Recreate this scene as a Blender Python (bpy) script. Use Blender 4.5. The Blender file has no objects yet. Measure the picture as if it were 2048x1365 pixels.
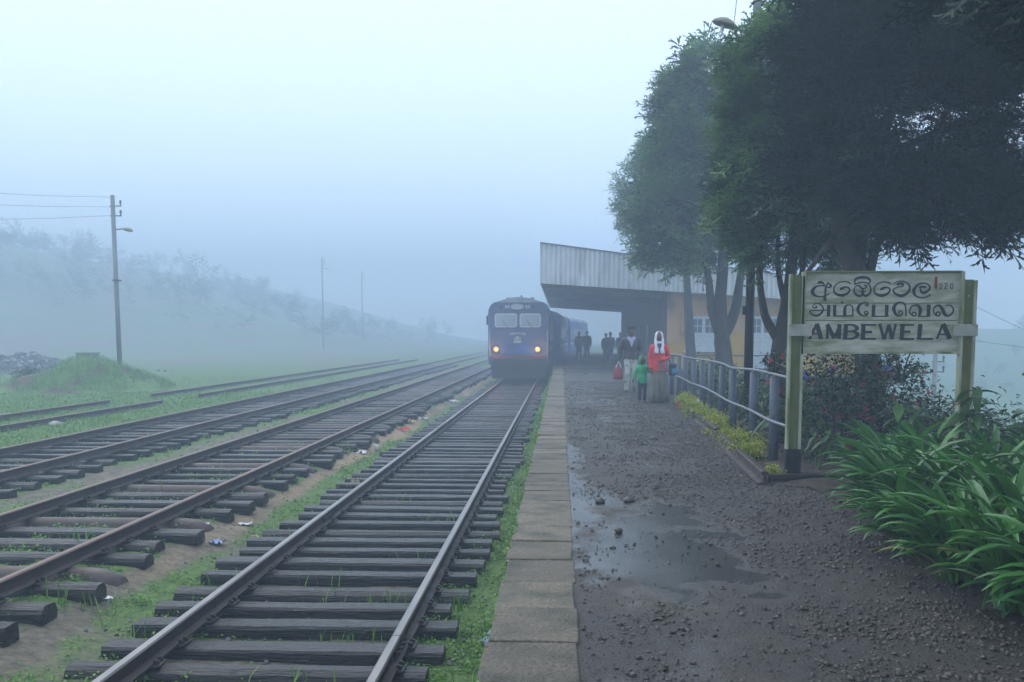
import bpy, math, random
import numpy as np
from mathutils import Vector, Matrix

random.seed(11); RNG = np.random.default_rng(11)
SC = bpy.context.scene; COL = SC.collection
R = math.radians; PI = math.pi

# ------------------------------------------------------------------ camera
cam_d = bpy.data.cameras.new('camera'); cam = bpy.data.objects.new('camera', cam_d); COL.objects.link(cam)
cam_d.sensor_width = 36.0; cam_d.lens = 35.0; cam_d.shift_y = 0.0838
cam_d.clip_start = 0.1; cam_d.clip_end = 900.0
cam.location = (0.0, 0.0, 2.45); cam.rotation_euler = (R(90 - 5.2), 0, R(2.806))
SC.camera = cam

# ------------------------------------------------------------------ overcast sky and sun
W = bpy.data.worlds.new('World'); SC.world = W; W.use_nodes = True
wn, wl = W.node_tree.nodes, W.node_tree.links; wn.clear()
sky = wn.new('ShaderNodeTexSky'); sky.sky_type = 'NISHITA'; sky.sun_disc = False
sky.sun_elevation = R(48); sky.sun_rotation = R(-40); sky.altitude = 1800; sky.air_density = 1.0; sky.dust_density = 4.0; sky.ozone_density = 2.0
b1 = wn.new('ShaderNodeBackground'); b1.inputs['Strength'].default_value = 0.06
b2 = wn.new('ShaderNodeBackground'); b2.inputs['Color'].default_value = (0.755, 0.89, 1.05, 1); b2.inputs['Strength'].default_value = 2.2
mixw = wn.new('ShaderNodeMixShader'); mixw.inputs[0].default_value = 0.8
wo = wn.new('ShaderNodeOutputWorld')
wl.new(sky.outputs[0], b1.inputs[0]); wl.new(b1.outputs[0], mixw.inputs[1]); wl.new(b2.outputs[0], mixw.inputs[2]); wl.new(mixw.outputs[0], wo.inputs[0])
sun_d = bpy.data.lights.new('sun', 'SUN'); sun = bpy.data.objects.new('sun', sun_d); COL.objects.link(sun)
sun_d.energy = 1.5; sun_d.angle = R(55); sun_d.color = (1.0, 0.92, 0.80)
sun.rotation_euler = Vector((math.sin(R(-40)) * math.cos(R(48)), math.cos(R(-40)) * math.cos(R(48)), math.sin(R(48)))).to_track_quat('Z', 'Y').to_euler()
SC.view_settings.view_transform = 'Standard'; SC.view_settings.look = 'None'
SC.view_settings.exposure = 0.0; SC.view_settings.gamma = 1.0; SC.view_settings.use_curve_mapping = False
HAZE_DENSITY = 0.0094
HAZE_COLOR = (0.525, 0.645, 0.80, 1)
SC.render.engine = 'CYCLES'
cy = SC.cycles
cy.max_bounces = 8; cy.diffuse_bounces = 3; cy.glossy_bounces = 3; cy.transmission_bounces = 4; cy.volume_bounces = 4; cy.transparent_max_bounces = 8
cy.use_denoising = True; cy.caustics_reflective = False; cy.caustics_refractive = False; cy.sample_clamp_indirect = 5.0

# ------------------------------------------------------------------ materials
def _mat(name):
    m = bpy.data.materials.new(name); m.use_nodes = True
    nt = m.node_tree; return m, nt.nodes, nt.links, nt.nodes['Principled BSDF']

def C4(c): return (c[0], c[1], c[2], 1.0)

def pmat(name, c1, c2, scale=4.0, rough=0.6, rough2=None, bump=0.0, bscale=None, c3=None, s3=1.0, t3=(0.5, 0.62), stretch=(1, 1, 1), metal=0.0, spec=0.5, rnd=0.0, detail=6):
    """two colours mixed by noise, an optional third in larger patches, roughness variation, bump; rnd varies brightness from object to object"""
    m, n, l, p = _mat(name)
    tc = n.new('ShaderNodeTexCoord'); oi = n.new('ShaderNodeObjectInfo')
    mp = n.new('ShaderNodeMapping'); mp.inputs['Scale'].default_value = stretch
    l.new(tc.outputs['Object'], mp.inputs['Vector'])
    add = n.new('ShaderNodeVectorMath'); add.operation = 'ADD'
    sc_ = n.new('ShaderNodeVectorMath'); sc_.operation = 'SCALE'; sc_.inputs['Scale'].default_value = 37.0
    cb = n.new('ShaderNodeCombineXYZ'); l.new(oi.outputs['Random'], cb.inputs[0]); l.new(oi.outputs['Random'], cb.inputs[1]); l.new(cb.outputs[0], sc_.inputs[0])
    l.new(mp.outputs[0], add.inputs[0]); l.new(sc_.outputs[0], add.inputs[1])
    nz = n.new('ShaderNodeTexNoise'); nz.inputs['Scale'].default_value = scale; nz.inputs['Detail'].default_value = detail; nz.inputs['Roughness'].default_value = 0.6
    l.new(add.outputs[0], nz.inputs['Vector'])
    rp = n.new('ShaderNodeValToRGB'); rp.color_ramp.elements[0].position = 0.33; rp.color_ramp.elements[1].position = 0.67
    rp.color_ramp.elements[0].color = C4(c1); rp.color_ramp.elements[1].color = C4(c2); l.new(nz.outputs['Fac'], rp.inputs[0])
    out = rp.outputs[0]
    if c3 is not None:
        n3 = n.new('ShaderNodeTexNoise'); n3.inputs['Scale'].default_value = s3; n3.inputs['Detail'].default_value = 5; l.new(add.outputs[0], n3.inputs['Vector'])
        mr = n.new('ShaderNodeMapRange'); mr.inputs['From Min'].default_value = t3[0]; mr.inputs['From Max'].default_value = t3[1]; l.new(n3.outputs['Fac'], mr.inputs['Value'])
        mx = n.new('ShaderNodeMix'); mx.data_type = 'RGBA'; l.new(mr.outputs[0], mx.inputs['Factor']); l.new(out, mx.inputs[6]); mx.inputs[7].default_value = C4(c3); out = mx.outputs[2]
    if rnd > 0:
        hv = n.new('ShaderNodeHueSaturation'); mr2 = n.new('ShaderNodeMapRange'); mr2.inputs['To Min'].default_value = 1 - rnd; mr2.inputs['To Max'].default_value = 1 + rnd
        l.new(oi.outputs['Random'], mr2.inputs['Value']); l.new(mr2.outputs[0], hv.inputs['Value']); l.new(out, hv.inputs['Color']); out = hv.outputs[0]
    l.new(out, p.inputs['Base Color'])
    if rough2 is not None:
        mr3 = n.new('ShaderNodeMapRange'); mr3.inputs['From Min'].default_value = 0.35; mr3.inputs['From Max'].default_value = 0.65; mr3.inputs['To Min'].default_value = rough; mr3.inputs['To Max'].default_value = rough2
        l.new(nz.outputs['Fac'], mr3.inputs['Value']); l.new(mr3.outputs[0], p.inputs['Roughness'])
    else: p.inputs['Roughness'].default_value = rough
    p.inputs['Metallic'].default_value = metal; p.inputs['Specular IOR Level'].default_value = spec
    if bump > 0:
        nb = n.new('ShaderNodeTexNoise'); nb.inputs['Scale'].default_value = bscale or scale * 3; nb.inputs['Detail'].default_value = 6; l.new(add.outputs[0], nb.inputs['Vector'])
        bp = n.new('ShaderNodeBump'); bp.inputs['Strength'].default_value = bump; bp.inputs['Distance'].default_value = 0.02; l.new(nb.outputs['Fac'], bp.inputs['Height']); l.new(bp.outputs[0], p.inputs['Normal'])
    return m

def leafmat(name, c1, c2, rough=0.45, trans=0.25, spec=0.5, objrnd=False):
    """leaf colour between c1 and c2 by the per-leaf 'tint' attribute (or per object), some light passing through"""
    m, n, l, p = _mat(name)
    mx = n.new('ShaderNodeMix'); mx.data_type = 'RGBA'; mx.inputs[6].default_value = C4(c1); mx.inputs[7].default_value = C4(c2)
    if objrnd:
        oi = n.new('ShaderNodeObjectInfo'); l.new(oi.outputs['Random'], mx.inputs['Factor'])
    else:
        at = n.new('ShaderNodeAttribute'); at.attribute_name = 'tint'; l.new(at.outputs['Fac'], mx.inputs['Factor'])
    l.new(mx.outputs[2], p.inputs['Base Color']); p.inputs['Roughness'].default_value = rough; p.inputs['Specular IOR Level'].default_value = spec
    tr = n.new('ShaderNodeBsdfTranslucent'); l.new(mx.outputs[2], tr.inputs['Color'])
    ms = n.new('ShaderNodeMixShader'); ms.inputs[0].default_value = trans
    l.new(p.outputs[0], ms.inputs[1]); l.new(tr.outputs[0], ms.inputs[2]); l.new(ms.outputs[0], n['Material Output'].inputs['Surface'])
    return m

def flat(name, c, rough=0.6, metal=0.0, spec=0.5): return pmat(name, tuple(x * 0.88 for x in c), tuple(min(1, x * 1.1) for x in c), 9.0, rough, metal=metal, spec=spec)

def emis(name, c, s):
    m, n, l, p = _mat(name); p.inputs['Base Color'].default_value = C4(c); p.inputs['Emission Color'].default_value = C4(c); p.inputs['Emission Strength'].default_value = s; return m

M = {}
M['sleeper'] = pmat('wet_tarred_timber', (0.004, 0.004, 0.005), (0.020, 0.017, 0.016), 3.0, 0.20, 0.48, bump=1.0, bscale=7, stretch=(1, 9, 9), c3=(0.038, 0.036, 0.024), s3=0.8, t3=(0.58, 0.74), rnd=0.45, spec=0.42)
M['steel_sleeper'] = pmat('rusty_steel_sleeper', (0.035, 0.022, 0.018), (0.095, 0.056, 0.045), 6.0, 0.4, 0.65, bump=0.3, rnd=0.2)
M['rail_side'] = pmat('rail_rust', (0.020, 0.014, 0.012), (0.060, 0.036, 0.026), 5.0, 0.45, 0.75, bump=0.3, bscale=40)
M['rail_head'] = pmat('worn_rail_head', (0.20, 0.18, 0.17), (0.30, 0.28, 0.27), 6.0, 0.28, 0.45, metal=0.6, c3=(0.12, 0.075, 0.055), s3=1.5, t3=(0.5, 0.7), stretch=(1, 0.2, 1))
M['rail_head_rust'] = pmat('rusted_rail_head', (0.13, 0.075, 0.055), (0.22, 0.14, 0.11), 6.0, 0.45, 0.6, metal=0.3)
M['iron'] = pmat('dark_iron', (0.018, 0.015, 0.014), (0.06, 0.05, 0.045), 20.0, 0.45, bump=0.3)
M['concrete'] = pmat('damp_kerb_concrete', (0.068, 0.056, 0.040), (0.235, 0.19, 0.135), 30.0, 0.55, 0.85, bump=1.0, bscale=45, c3=(0.055, 0.056, 0.034), s3=3.4, t3=(0.45, 0.68), rnd=0.25, detail=9)
M['stonewall'] = pmat('mossy_platform_wall', (0.05, 0.05, 0.04), (0.11, 0.10, 0.08), 5.0, 0.85, bump=0.8, c3=(0.06, 0.10, 0.02), s3=2.5, t3=(0.45, 0.6))
M['gravel'] = pmat('wet_gravel_stone', (0.012, 0.0105, 0.009), (0.105, 0.090, 0.071), 23.0, 0.4, 0.65)
M['soil'] = pmat('garden_soil', (0.022, 0.016, 0.011), (0.055, 0.04, 0.028), 7.0, 0.85, bump=0.8)
M['galv'] = pmat('grey_painted_pipe', (0.17, 0.18, 0.21), (0.25, 0.26, 0.29), 15.0, 0.45, 0.6, metal=0.1)
M['fence_post'] = pmat('blue_grey_post_paint', (0.055, 0.070, 0.095), (0.095, 0.115, 0.15), 6.0, 0.5, 0.7, bump=0.15, c3=(0.07, 0.075, 0.07), s3=5, t3=(0.55, 0.75))
M['sign_white'] = pmat('weathered_white_board', (0.32, 0.31, 0.235), (0.54, 0.53, 0.46), 5.0, 0.6, 0.85, bump=0.35, bscale=30, stretch=(1, 1, 4), c3=(0.20, 0.205, 0.10), s3=3.2, t3=(0.48, 0.72))
M['sign_post'] = pmat('algae_stained_white_post', (0.26, 0.28, 0.17), (0.46, 0.47, 0.38), 7.0, 0.6, 0.8, bump=0.3, c3=(0.13, 0.15, 0.045), s3=4, t3=(0.45, 0.65), stretch=(1, 1, 0.4))
M['sign_groove'] = pmat('algae_in_post_web', (0.10, 0.115, 0.03), (0.17, 0.18, 0.07), 7.0, 0.8, bump=0.3, stretch=(1, 1, 0.5))
M['band_white'] = pmat('white_painted_band', (0.27, 0.28, 0.235), (0.40, 0.40, 0.35), 8.0, 0.6, c3=(0.22, 0.14, 0.07), s3=7, t3=(0.55, 0.72))
M['black'] = pmat('black_paint', (0.010, 0.011, 0.014), (0.020, 0.022, 0.026), 9.0, 0.45)
M['letter'] = pmat('black_letter_paint', (0.008, 0.010, 0.014), (0.02, 0.024, 0.03), 25.0, 0.5)
M['red_paint'] = pmat('red_paint_mark', (0.15, 0.02, 0.015), (0.24, 0.035, 0.025), 25.0, 0.6)
M['bark'] = pmat('lichened_bark', (0.022, 0.020, 0.017), (0.065, 0.058, 0.047), 5.0, 0.9, bump=1.0, bscale=14, stretch=(1, 1, 0.35), c3=(0.12, 0.12, 0.10), s3=4, t3=(0.6, 0.72))
M['conc_pole'] = pmat('grey_pole', (0.15, 0.155, 0.165), (0.24, 0.245, 0.25), 6.0, 0.7, bump=0.2, stretch=(1, 1, 0.2))
M['black_pole'] = pmat('tarred_pole', (0.008, 0.008, 0.009), (0.018, 0.018, 0.019), 6.0, 0.5)
M['lampshade'] = pmat('faded_lamp_enamel', (0.17, 0.16, 0.13), (0.28, 0.26, 0.21), 10.0, 0.55)
M['glass_bulb'] = flat('frosted_bulb', (0.6, 0.62, 0.65), 0.25)
M['wire'] = flat('dark_wire', (0.03, 0.03, 0.032), 0.6)
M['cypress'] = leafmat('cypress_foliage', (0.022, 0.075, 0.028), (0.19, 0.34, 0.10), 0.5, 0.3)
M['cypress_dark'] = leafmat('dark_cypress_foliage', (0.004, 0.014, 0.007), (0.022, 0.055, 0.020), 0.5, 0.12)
M['strap_leaf'] = leafmat('strap_leaf', (0.025, 0.11, 0.028), (0.095, 0.27, 0.055), 0.30, 0.22, objrnd=True)
M['broad_leaf'] = leafmat('broad_leaf', (0.02, 0.08, 0.02), (0.06, 0.15, 0.03), 0.4, 0.25, objrnd=True)
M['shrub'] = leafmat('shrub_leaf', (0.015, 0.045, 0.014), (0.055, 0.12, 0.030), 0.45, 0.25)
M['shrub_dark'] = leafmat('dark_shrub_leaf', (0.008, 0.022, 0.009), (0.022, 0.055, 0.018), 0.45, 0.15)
M['golden'] = leafmat('golden_leaf', (0.16, 0.25, 0.015), (0.50, 0.50, 0.03), 0.5, 0.25)
M['grass'] = leafmat('weed_leaf', (0.055, 0.16, 0.024), (0.20, 0.38, 0.055), 0.55, 0.25)
M['stem'] = pmat('green_stem', (0.04, 0.08, 0.02), (0.09, 0.13, 0.04), 9, 0.6)
M['red_flower'] = flat('red_petal', (0.42, 0.02, 0.04), 0.5)
M['white_flower'] = flat('white_petal', (0.75, 0.74, 0.68), 0.5)
M['orange_flower'] = flat('orange_petal', (0.65, 0.16, 0.05), 0.5)
M['violet_flower'] = flat('violet_petal', (0.16, 0.15, 0.48), 0.5)
M['seed'] = flat('dry_seed_head', (0.14, 0.13, 0.09), 0.8)
M['far_leaf'] = leafmat('faded_far_leaf', (0.055, 0.085, 0.045), (0.085, 0.125, 0.06), 0.7, 0.3)  # lightened, even tones put some of the fog's fading into the colour
M['hill'] = pmat('misty_hillside', (0.03, 0.05, 0.025), (0.09, 0.11, 0.055), 0.25, 0.9, c3=(0.12, 0.09, 0.06), s3=0.08)
M['mound'] = pmat('grassed_mound', (0.06, 0.12, 0.03), (0.13, 0.22, 0.05), 1.2, 0.9, c3=(0.10, 0.07, 0.045), s3=0.9, t3=(0.52, 0.6), bump=0.8)
M['stone'] = pmat('grey_stone', (0.06, 0.06, 0.065), (0.16, 0.155, 0.16), 3.0, 0.8, bump=0.5, rnd=0.25)

# ------------------------------------------------------------------ mesh helpers
def link(o, parent=None):
    COL.objects.link(o)
    if parent is not None: o.parent = parent
    return o

def tag(o, label=None, cat=None, group=None, kind=None):
    if label: o['label'] = label
    if cat: o['category'] = cat
    if group: o['group'] = group
    if kind: o['kind'] = kind
    return o

def empty(name, loc=(0, 0, 0), rz=0.0, label=None, cat=None, group=None):
    o = bpy.data.objects.new(name, None); o.location = loc; o.rotation_euler = (0, 0, rz); COL.objects.link(o)
    return tag(o, label, cat, group)

class MB:
    def __init__(s): s.v = []; s.f = []; s.m = []
    def add(s, vs, fs, mi=0):
        o = len(s.v); s.v += [tuple(p) for p in vs]; s.f += [tuple(i + o for i in f) for f in fs]; s.m += [mi] * len(fs); return s
    def box(s, x0, x1, y0, y1, z0, z1, mi=0):
        return s.add([(x0, y0, z0), (x1, y0, z0), (x1, y1, z0), (x0, y1, z0), (x0, y0, z1), (x1, y0, z1), (x1, y1, z1), (x0, y1, z1)],
                     [(3, 2, 1, 0), (4, 5, 6, 7), (0, 1, 5, 4), (1, 2, 6, 5), (2, 3, 7, 6), (3, 0, 4, 7)], mi)
    def tube(s, path, rad, n=10, cap=True, mi=0, jit=0.0, up=(0, 0, 1)):
        P = [Vector(p) for p in path]; k = len(P); vs = []
        if not isinstance(rad, (list, tuple)): rad = [rad] * k
        ref = None
        for i in range(k):
            t = (P[min(i + 1, k - 1)] - P[max(i - 1, 0)]).normalized()
            if ref is None:
                u = Vector(up);
                if abs(t.dot(u)) > 0.95: u = Vector((1, 0, 0))
                ref = (u - t * u.dot(t)).normalized()
            else: ref = (ref - t * ref.dot(t)).normalized()
            b = t.cross(ref)
            r = rad[i]; ra, rb = (r if isinstance(r, (tuple, list)) else (r, r))
            for j in range(n):
                a = 2 * PI * j / n; q = 1 + (random.uniform(-jit, jit) if jit else 0)
                vs.append(P[i] + (ref * math.cos(a) * ra + b * math.sin(a) * rb) * q)
        fs = [(i * n + j, i * n + (j + 1) % n, (i + 1) * n + (j + 1) % n, (i + 1) * n + j) for i in range(k - 1) for j in range(n)]
        if cap: fs += [tuple(range(n - 1, -1, -1)), tuple((k - 1) * n + j for j in range(n))]
        return s.add(vs, fs, mi)
    def lathe(s, prof, n=16, c=(0, 0, 0), mi=0, fold=None):
        vs = []
        for i, (r, z) in enumerate(prof):
            for j in range(n):
                a = 2 * PI * j / n; q = r * (fold(a, i) if fold else 1)
                vs.append((c[0] + q * math.cos(a), c[1] + q * math.sin(a), c[2] + z))
        k = len(prof); fs = [(i * n + j, i * n + (j + 1) % n, (i + 1) * n + (j + 1) % n, (i + 1) * n + j) for i in range(k - 1) for j in range(n)]
        fs += [tuple(range(n - 1, -1, -1)), tuple((k - 1) * n + j for j in range(n))]
        return s.add(vs, fs, mi)
    def prism(s, poly, axis, a, b, mi=0, mis=None):
        """extrude a 2D polygon along an axis: 'y' takes (x,z), 'x' takes (y,z), 'z' takes (x,y)"""
        f3 = {'y': lambda p, t: (p[0], t, p[1]), 'x': lambda p, t: (t, p[0], p[1]), 'z': lambda p, t: (p[0], p[1], t)}[axis]
        n = len(poly); o = len(s.v)
        s.v += [f3(p, a) for p in poly] + [f3(p, b) for p in poly]
        for j in range(n):
            s.f.append((o + j, o + (j + 1) % n, o + n + (j + 1) % n, o + n + j)); s.m.append(mis[j] if mis else mi)
        s.f += [tuple(o + j for j in range(n - 1, -1, -1)), tuple(o + n + j for j in range(n))]; s.m += [mi, mi]
        return s
    def ball(s, c, r, n=10, k=7, mi=0):
        r = r if isinstance(r, (tuple, list)) else (r, r, r)
        vs = [(c[0] + r[0] * math.sin(PI * (i + .5) / k) * math.cos(2 * PI * j / n), c[1] + r[1] * math.sin(PI * (i + .5) / k) * math.sin(2 * PI * j / n), c[2] + r[2] * math.cos(PI * (i + .5) / k)) for i in range(k) for j in range(n)]
        fs = [(i * n + j, (i + 1) * n + j, (i + 1) * n + (j + 1) % n, i * n + (j + 1) % n) for i in range(k - 1) for j in range(n)]
        fs += [tuple(range(n)), tuple((k - 1) * n + j for j in range(n - 1, -1, -1))]
        return s.add(vs, fs, mi)
    def mesh(s, name, mats, smooth=False):
        me = bpy.data.meshes.new(name); me.from_pydata(s.v, [], s.f)
        for m in (mats if isinstance(mats, (list, tuple)) else [mats]): me.materials.append(m)
        if any(s.m): me.polygons.foreach_set('material_index', s.m)
        if smooth: me.polygons.foreach_set('use_smooth', [True] * len(s.f))
        me.update(); return me
    def build(s, name, mats, parent=None, smooth=False, loc=None, bevel=0.0):
        o = bpy.data.objects.new(name, s.mesh(name, mats, smooth)); link(o, parent)
        if loc: o.location = loc
        if bevel: bv = o.modifiers.new('bevel', 'BEVEL'); bv.width = bevel; bv.segments = 2; bv.limit_method = 'ANGLE'
        return o

def np_mesh(name, V, F, mat, tint=None, smooth=False):
    """mesh from arrays: V (n,3), F (m,k) faces of k corners; tint = per-vertex attribute"""
    me = bpy.data.meshes.new(name); m, k = F.shape
    me.vertices.add(len(V)); me.vertices.foreach_set('co', np.ascontiguousarray(V, np.float32).ravel())
    me.loops.add(m * k); me.loops.foreach_set('vertex_index', np.ascontiguousarray(F, np.int32).ravel())
    me.polygons.add(m); me.polygons.foreach_set('loop_start', np.arange(0, m * k, k, dtype=np.int32))
    try: me.polygons.foreach_set('loop_total', np.full(m, k, np.int32))
    except Exception: pass
    if smooth: me.polygons.foreach_set('use_smooth', np.ones(m, bool))
    me.materials.append(mat); me.update(calc_edges=True)
    if tint is not None:
        a = me.attributes.new('tint', 'FLOAT', 'POINT'); a.data.foreach_set('value', np.ascontiguousarray(tint, np.float32))
    return me

def rotmats(d, roll):
    """matrices whose x axis is direction d, z axis upish, rolled about d"""
    d = d / np.linalg.norm(d, axis=1, keepdims=True)
    up = np.tile(np.array([0, 0, 1.0]), (len(d), 1)); bad = np.abs(d[:, 2]) > 0.97; up[bad] = (1, 0, 0)
    y = np.cross(up, d); y /= np.linalg.norm(y, axis=1, keepdims=True); z = np.cross(d, y)
    c, s = np.cos(roll)[:, None], np.sin(roll)[:, None]
    return np.stack([d, y * c + z * s, z * c - y * s], axis=2)

def instance(tv, tf, pos, mats, scale):
    """bake n copies of a template: returns V, F"""
    n, k = len(pos), len(tv)
    sc_ = scale[:, None] if scale.ndim == 1 else scale
    V = np.einsum('nij,nkj->nki', mats, tv[None] * (sc_[:, None, :] if sc_.shape[1] == 3 else sc_[:, None])) + pos[:, None]
    F = (tf[None] + (np.arange(n) * k)[:, None, None]).reshape(-1, tf.shape[1])
    return V.reshape(-1, 3), F

def vnoise(x, y, seed=0):
    """smooth value noise in -1..1"""
    x = np.asarray(x, float); y = np.asarray(y, float)
    xi = np.floor(x).astype(np.int64); yi = np.floor(y).astype(np.int64); xf = x - xi; yf = y - yi
    def h(a, b):
        q = (a * 374761393 + b * 668265263 + seed * 1442695041) & 0xffffffff
        q = ((q ^ (q >> 13)) * 1274126177) & 0xffffffff; q = q ^ (q >> 16)
        return (q & 0xffff) / 32767.5 - 1
    u = xf * xf * (3 - 2 * xf); v = yf * yf * (3 - 2 * yf)
    return (h(xi, yi) * (1 - u) + h(xi + 1, yi) * u) * (1 - v) + (h(xi, yi + 1) * (1 - u) + h(xi + 1, yi + 1) * u) * v

def fbm(x, y, seed=0, o=4):
    a, t, s = 1.0, 0.0, 0.0
    for i in range(o): t = t + a * vnoise(x * 2 ** i, y * 2 ** i, seed + i); s += a; a *= 0.5
    return t / s

def sstep(a, b, x):
    t = np.clip((np.asarray(x, float) - a) / (b - a), 0, 1); return t * t * (3 - 2 * t)

ORD = ['first', 'second', 'third', 'fourth', 'fifth', 'sixth', 'seventh', 'eighth', 'ninth', 'tenth', 'eleventh', 'twelfth']
PZ = 0.95            # platform surface height

# ------------------------------------------------------------------ ground
def ground_z(x, y):
    x = np.asarray(x, float); y = np.asarray(y, float)
    z = 0.175 * sstep(-3.5, -4.5, x) + 0.02 * fbm(x * 0.9, y * 0.9, 3) + 0.012 * fbm(x * 5, y * 5, 5, 2)
    z = z + 0.06 * sstep(-10.2, -12, x)
    z = z + 0.03 * fbm(x * 2.2, y * 1.6, 8) * sstep(-3.5, -3.8, x)
    z = z - 7.0 * sstep(8.5, 40, x) + 11.0 * sstep(14, 40, x) * sstep(70, 210, y + 20 * fbm(x * .03, y * .03, 23))                       # the land drops away beyond the garden
    z = z + 19.0 * sstep(-14, -112, x) * sstep(98, 160, y + 6 * fbm(x * 0.05, y * 0.05, 21))   # bank on the far side
    return z

def grid_sheet(name, xs, ys, zf, mat, attrs=()):
    X, Y = np.meshgrid(xs, ys); Z = zf(X, Y); V = np.stack([X, Y, Z], -1).reshape(-1, 3)
    nx, ny = len(xs), len(ys); i = np.arange(nx - 1)[None] + nx * np.arange(ny - 1)[:, None]
    F = np.stack([i, i + 1, i + nx + 1, i + nx], -1).reshape(-1, 4)
    me = np_mesh(name, V, F, mat, smooth=True)
    for an, fn in attrs:
        a = me.attributes.new(an, 'FLOAT', 'POINT'); a.data.foreach_set('value', np.ascontiguousarray(fn(X, Y), np.float32).ravel())
    return link(bpy.data.objects.new(name, me))

def green_mask(x, y):
    """where weeds and moss cover the soil (0 bare, 1 green)"""
    x = np.asarray(x, float); y = np.asarray(y, float)
    g = 0.90 + 0.75 * fbm(x * 0.8, y * 0.55, 31) + 0.35 * fbm(x * 3.1, y * 3.1, 37, 3)
    path = np.exp(-((x + 4.02 + 0.10 * vnoise(y * 0.35, y * 0 + 2, 4)) / 0.15) ** 2)
    g = g - 0.90 * path
    inside1 = sstep(-3.1, -2.7, x) * sstep(-1.0, -1.4, x); g = g - 0.72 * inside1 + 0.5 * np.exp(-((x + 1.15) / 0.22) ** 2) * (0.5 + fbm(x, y * 0.7, 44))
    g = g + 0.45 * np.exp(-((x + 0.62) / 0.2) ** 2)
    path2 = np.exp(-((x + 7.35 + 0.12 * vnoise(y * 0.3, y * 0 + 5, 6)) / 0.3) ** 2); g = g - 0.40 * path2
    g = g + 0.4 * sstep(-10, -12, x) - 0.8 * sstep(-14.4, -15, x) * sstep(-18, -16, x) * sstep(29, 27, y)
    g = g - 0.7 * sstep(52, 85, y + 10 * fbm(x * .07, y * .07, 29)) * sstep(-8, -16, x)
    return np.clip(g, 0, 1)

def sand_mask(x, y):
    x = np.asarray(x, float); y = np.asarray(y, float)
    p = np.exp(-((x + 3.98 + 0.12 * vnoise(y * 0.35, y * 0 + 2, 4)) / 0.26) ** 2)
    return np.clip(p * (0.55 + 1.1 * fbm(x * 0.5, y * 0.30, 52)) * sstep(4, 9, y), 0, 1)

def ground_material():
    m, n, l, p = _mat('trackside_ground')
    tc = n.new('ShaderNodeTexCoord')
    def noise(s, d=6):
        q = n.new('ShaderNodeTexNoise'); q.inputs['Scale'].default_value = s; q.inputs['Detail'].default_value = d; q.inputs['Roughness'].default_value = 0.65; l.new(tc.outputs['Object'], q.inputs['Vector']); return q
    def ramp(q, a, b, lo=0.35, hi=0.65):
        r = n.new('ShaderNodeValToRGB'); r.color_ramp.elements[0].position = lo; r.color_ramp.elements[1].position = hi
        r.color_ramp.elements[0].color = C4(a); r.color_ramp.elements[1].color = C4(b); l.new(q.outputs['Fac'], r.inputs[0]); return r
    def mix(f, a, b):
        x = n.new('ShaderNodeMix'); x.data_type = 'RGBA'; l.new(f, x.inputs['Factor']); l.new(a, x.inputs[6]); l.new(b, x.inputs[7]); return x.outputs[2]
    soil = ramp(noise(9), (0.075, 0.066, 0.047), (0.21, 0.175, 0.125)); sand = ramp(noise(14), (0.22, 0.145, 0.080), (0.40, 0.29, 0.17)); green = ramp(noise(16), (0.045, 0.10, 0.020), (0.13, 0.22, 0.045))
    ag = n.new('ShaderNodeAttribute'); ag.attribute_name = 'green'; asn = n.new('ShaderNodeAttribute'); asn.attribute_name = 'sand'
    fine = noise(35, 4)
    def broken(a, lo, hi):
        s = n.new('ShaderNodeMath'); s.operation = 'ADD'; l.new(a.outputs['Fac'], s.inputs[0])
        t = n.new('ShaderNodeMath'); t.operation = 'MULTIPLY_ADD'; l.new(fine.outputs['Fac'], t.inputs[0]); t.inputs[1].default_value = 0.9; t.inputs[2].default_value = -0.45
        l.new(t.outputs[0], s.inputs[1]); r = n.new('ShaderNodeMapRange'); r.inputs['From Min'].default_value = lo; r.inputs['From Max'].default_value = hi; l.new(s.outputs[0], r.inputs['Value']); return r.outputs[0]
    c = mix(broken(asn, 0.15, 0.6), soil.outputs[0], sand.outputs[0]); c = mix(broken(ag, 0.35, 0.75), c, green.outputs[0])
    l.new(c, p.inputs['Base Color']); p.inputs['Roughness'].default_value = 0.85
    bp = n.new('ShaderNodeBump'); bp.inputs['Strength'].default_value = 0.9; bp.inputs['Distance'].default_value = 0.03; l.new(noise(28).outputs['Fac'], bp.inputs['Height']); l.new(bp.outputs[0], p.inputs['Normal'])
    return m

gx = np.concatenate([np.linspace(-150, -26, 34)[:-1], np.linspace(-26, -11, 45)[:-1], np.linspace(-11, -0.3, 135)[:-1], np.linspace(-0.3, 12, 22)[:-1], np.linspace(12, 118, 34)])
gy = np.concatenate([np.linspace(-25, 3, 10)[:-1], np.linspace(3, 16, 150)[:-1], np.linspace(16, 45, 110)[:-1], np.linspace(45, 330, 60)])
tag(grid_sheet('ground', gx, gy, ground_z, ground_material(), (('green', green_mask), ('sand', sand_mask))), kind='structure')

# ------------------------------------------------------------------ platform
def edge_x(y):
    """right-hand edge of the gravel (line of the garden)"""
    y = np.asarray(y, float)
    return np.where(y < 10.1, 2.75 - 0.05 * (y - 4), 2.05 + (y - 10.1) * 0.048) + 2.6 * sstep(30, 46, y)

def wet_mask(x, y):
    x = np.asarray(x, float); y = np.asarray(y, float)
    w = 0.02 + 1.0 * fbm(x * 1.1 + 3.0, y * 0.6, 61, 5) + 0.35 * fbm(x * 5, y * 4, 63, 3) + 0.42 * np.exp(-((x - 0.75) / 0.55) ** 2) * sstep(13, 6, y) - 0.5 * sstep(1.2, 2.0, x) + 0.25 * np.exp(-((y - 15.5) / 1.2) ** 2 - ((x - 0.55) / 0.4) ** 2)
    return np.clip(sstep(-0.05, 0.75, w), 0, 1)

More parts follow.
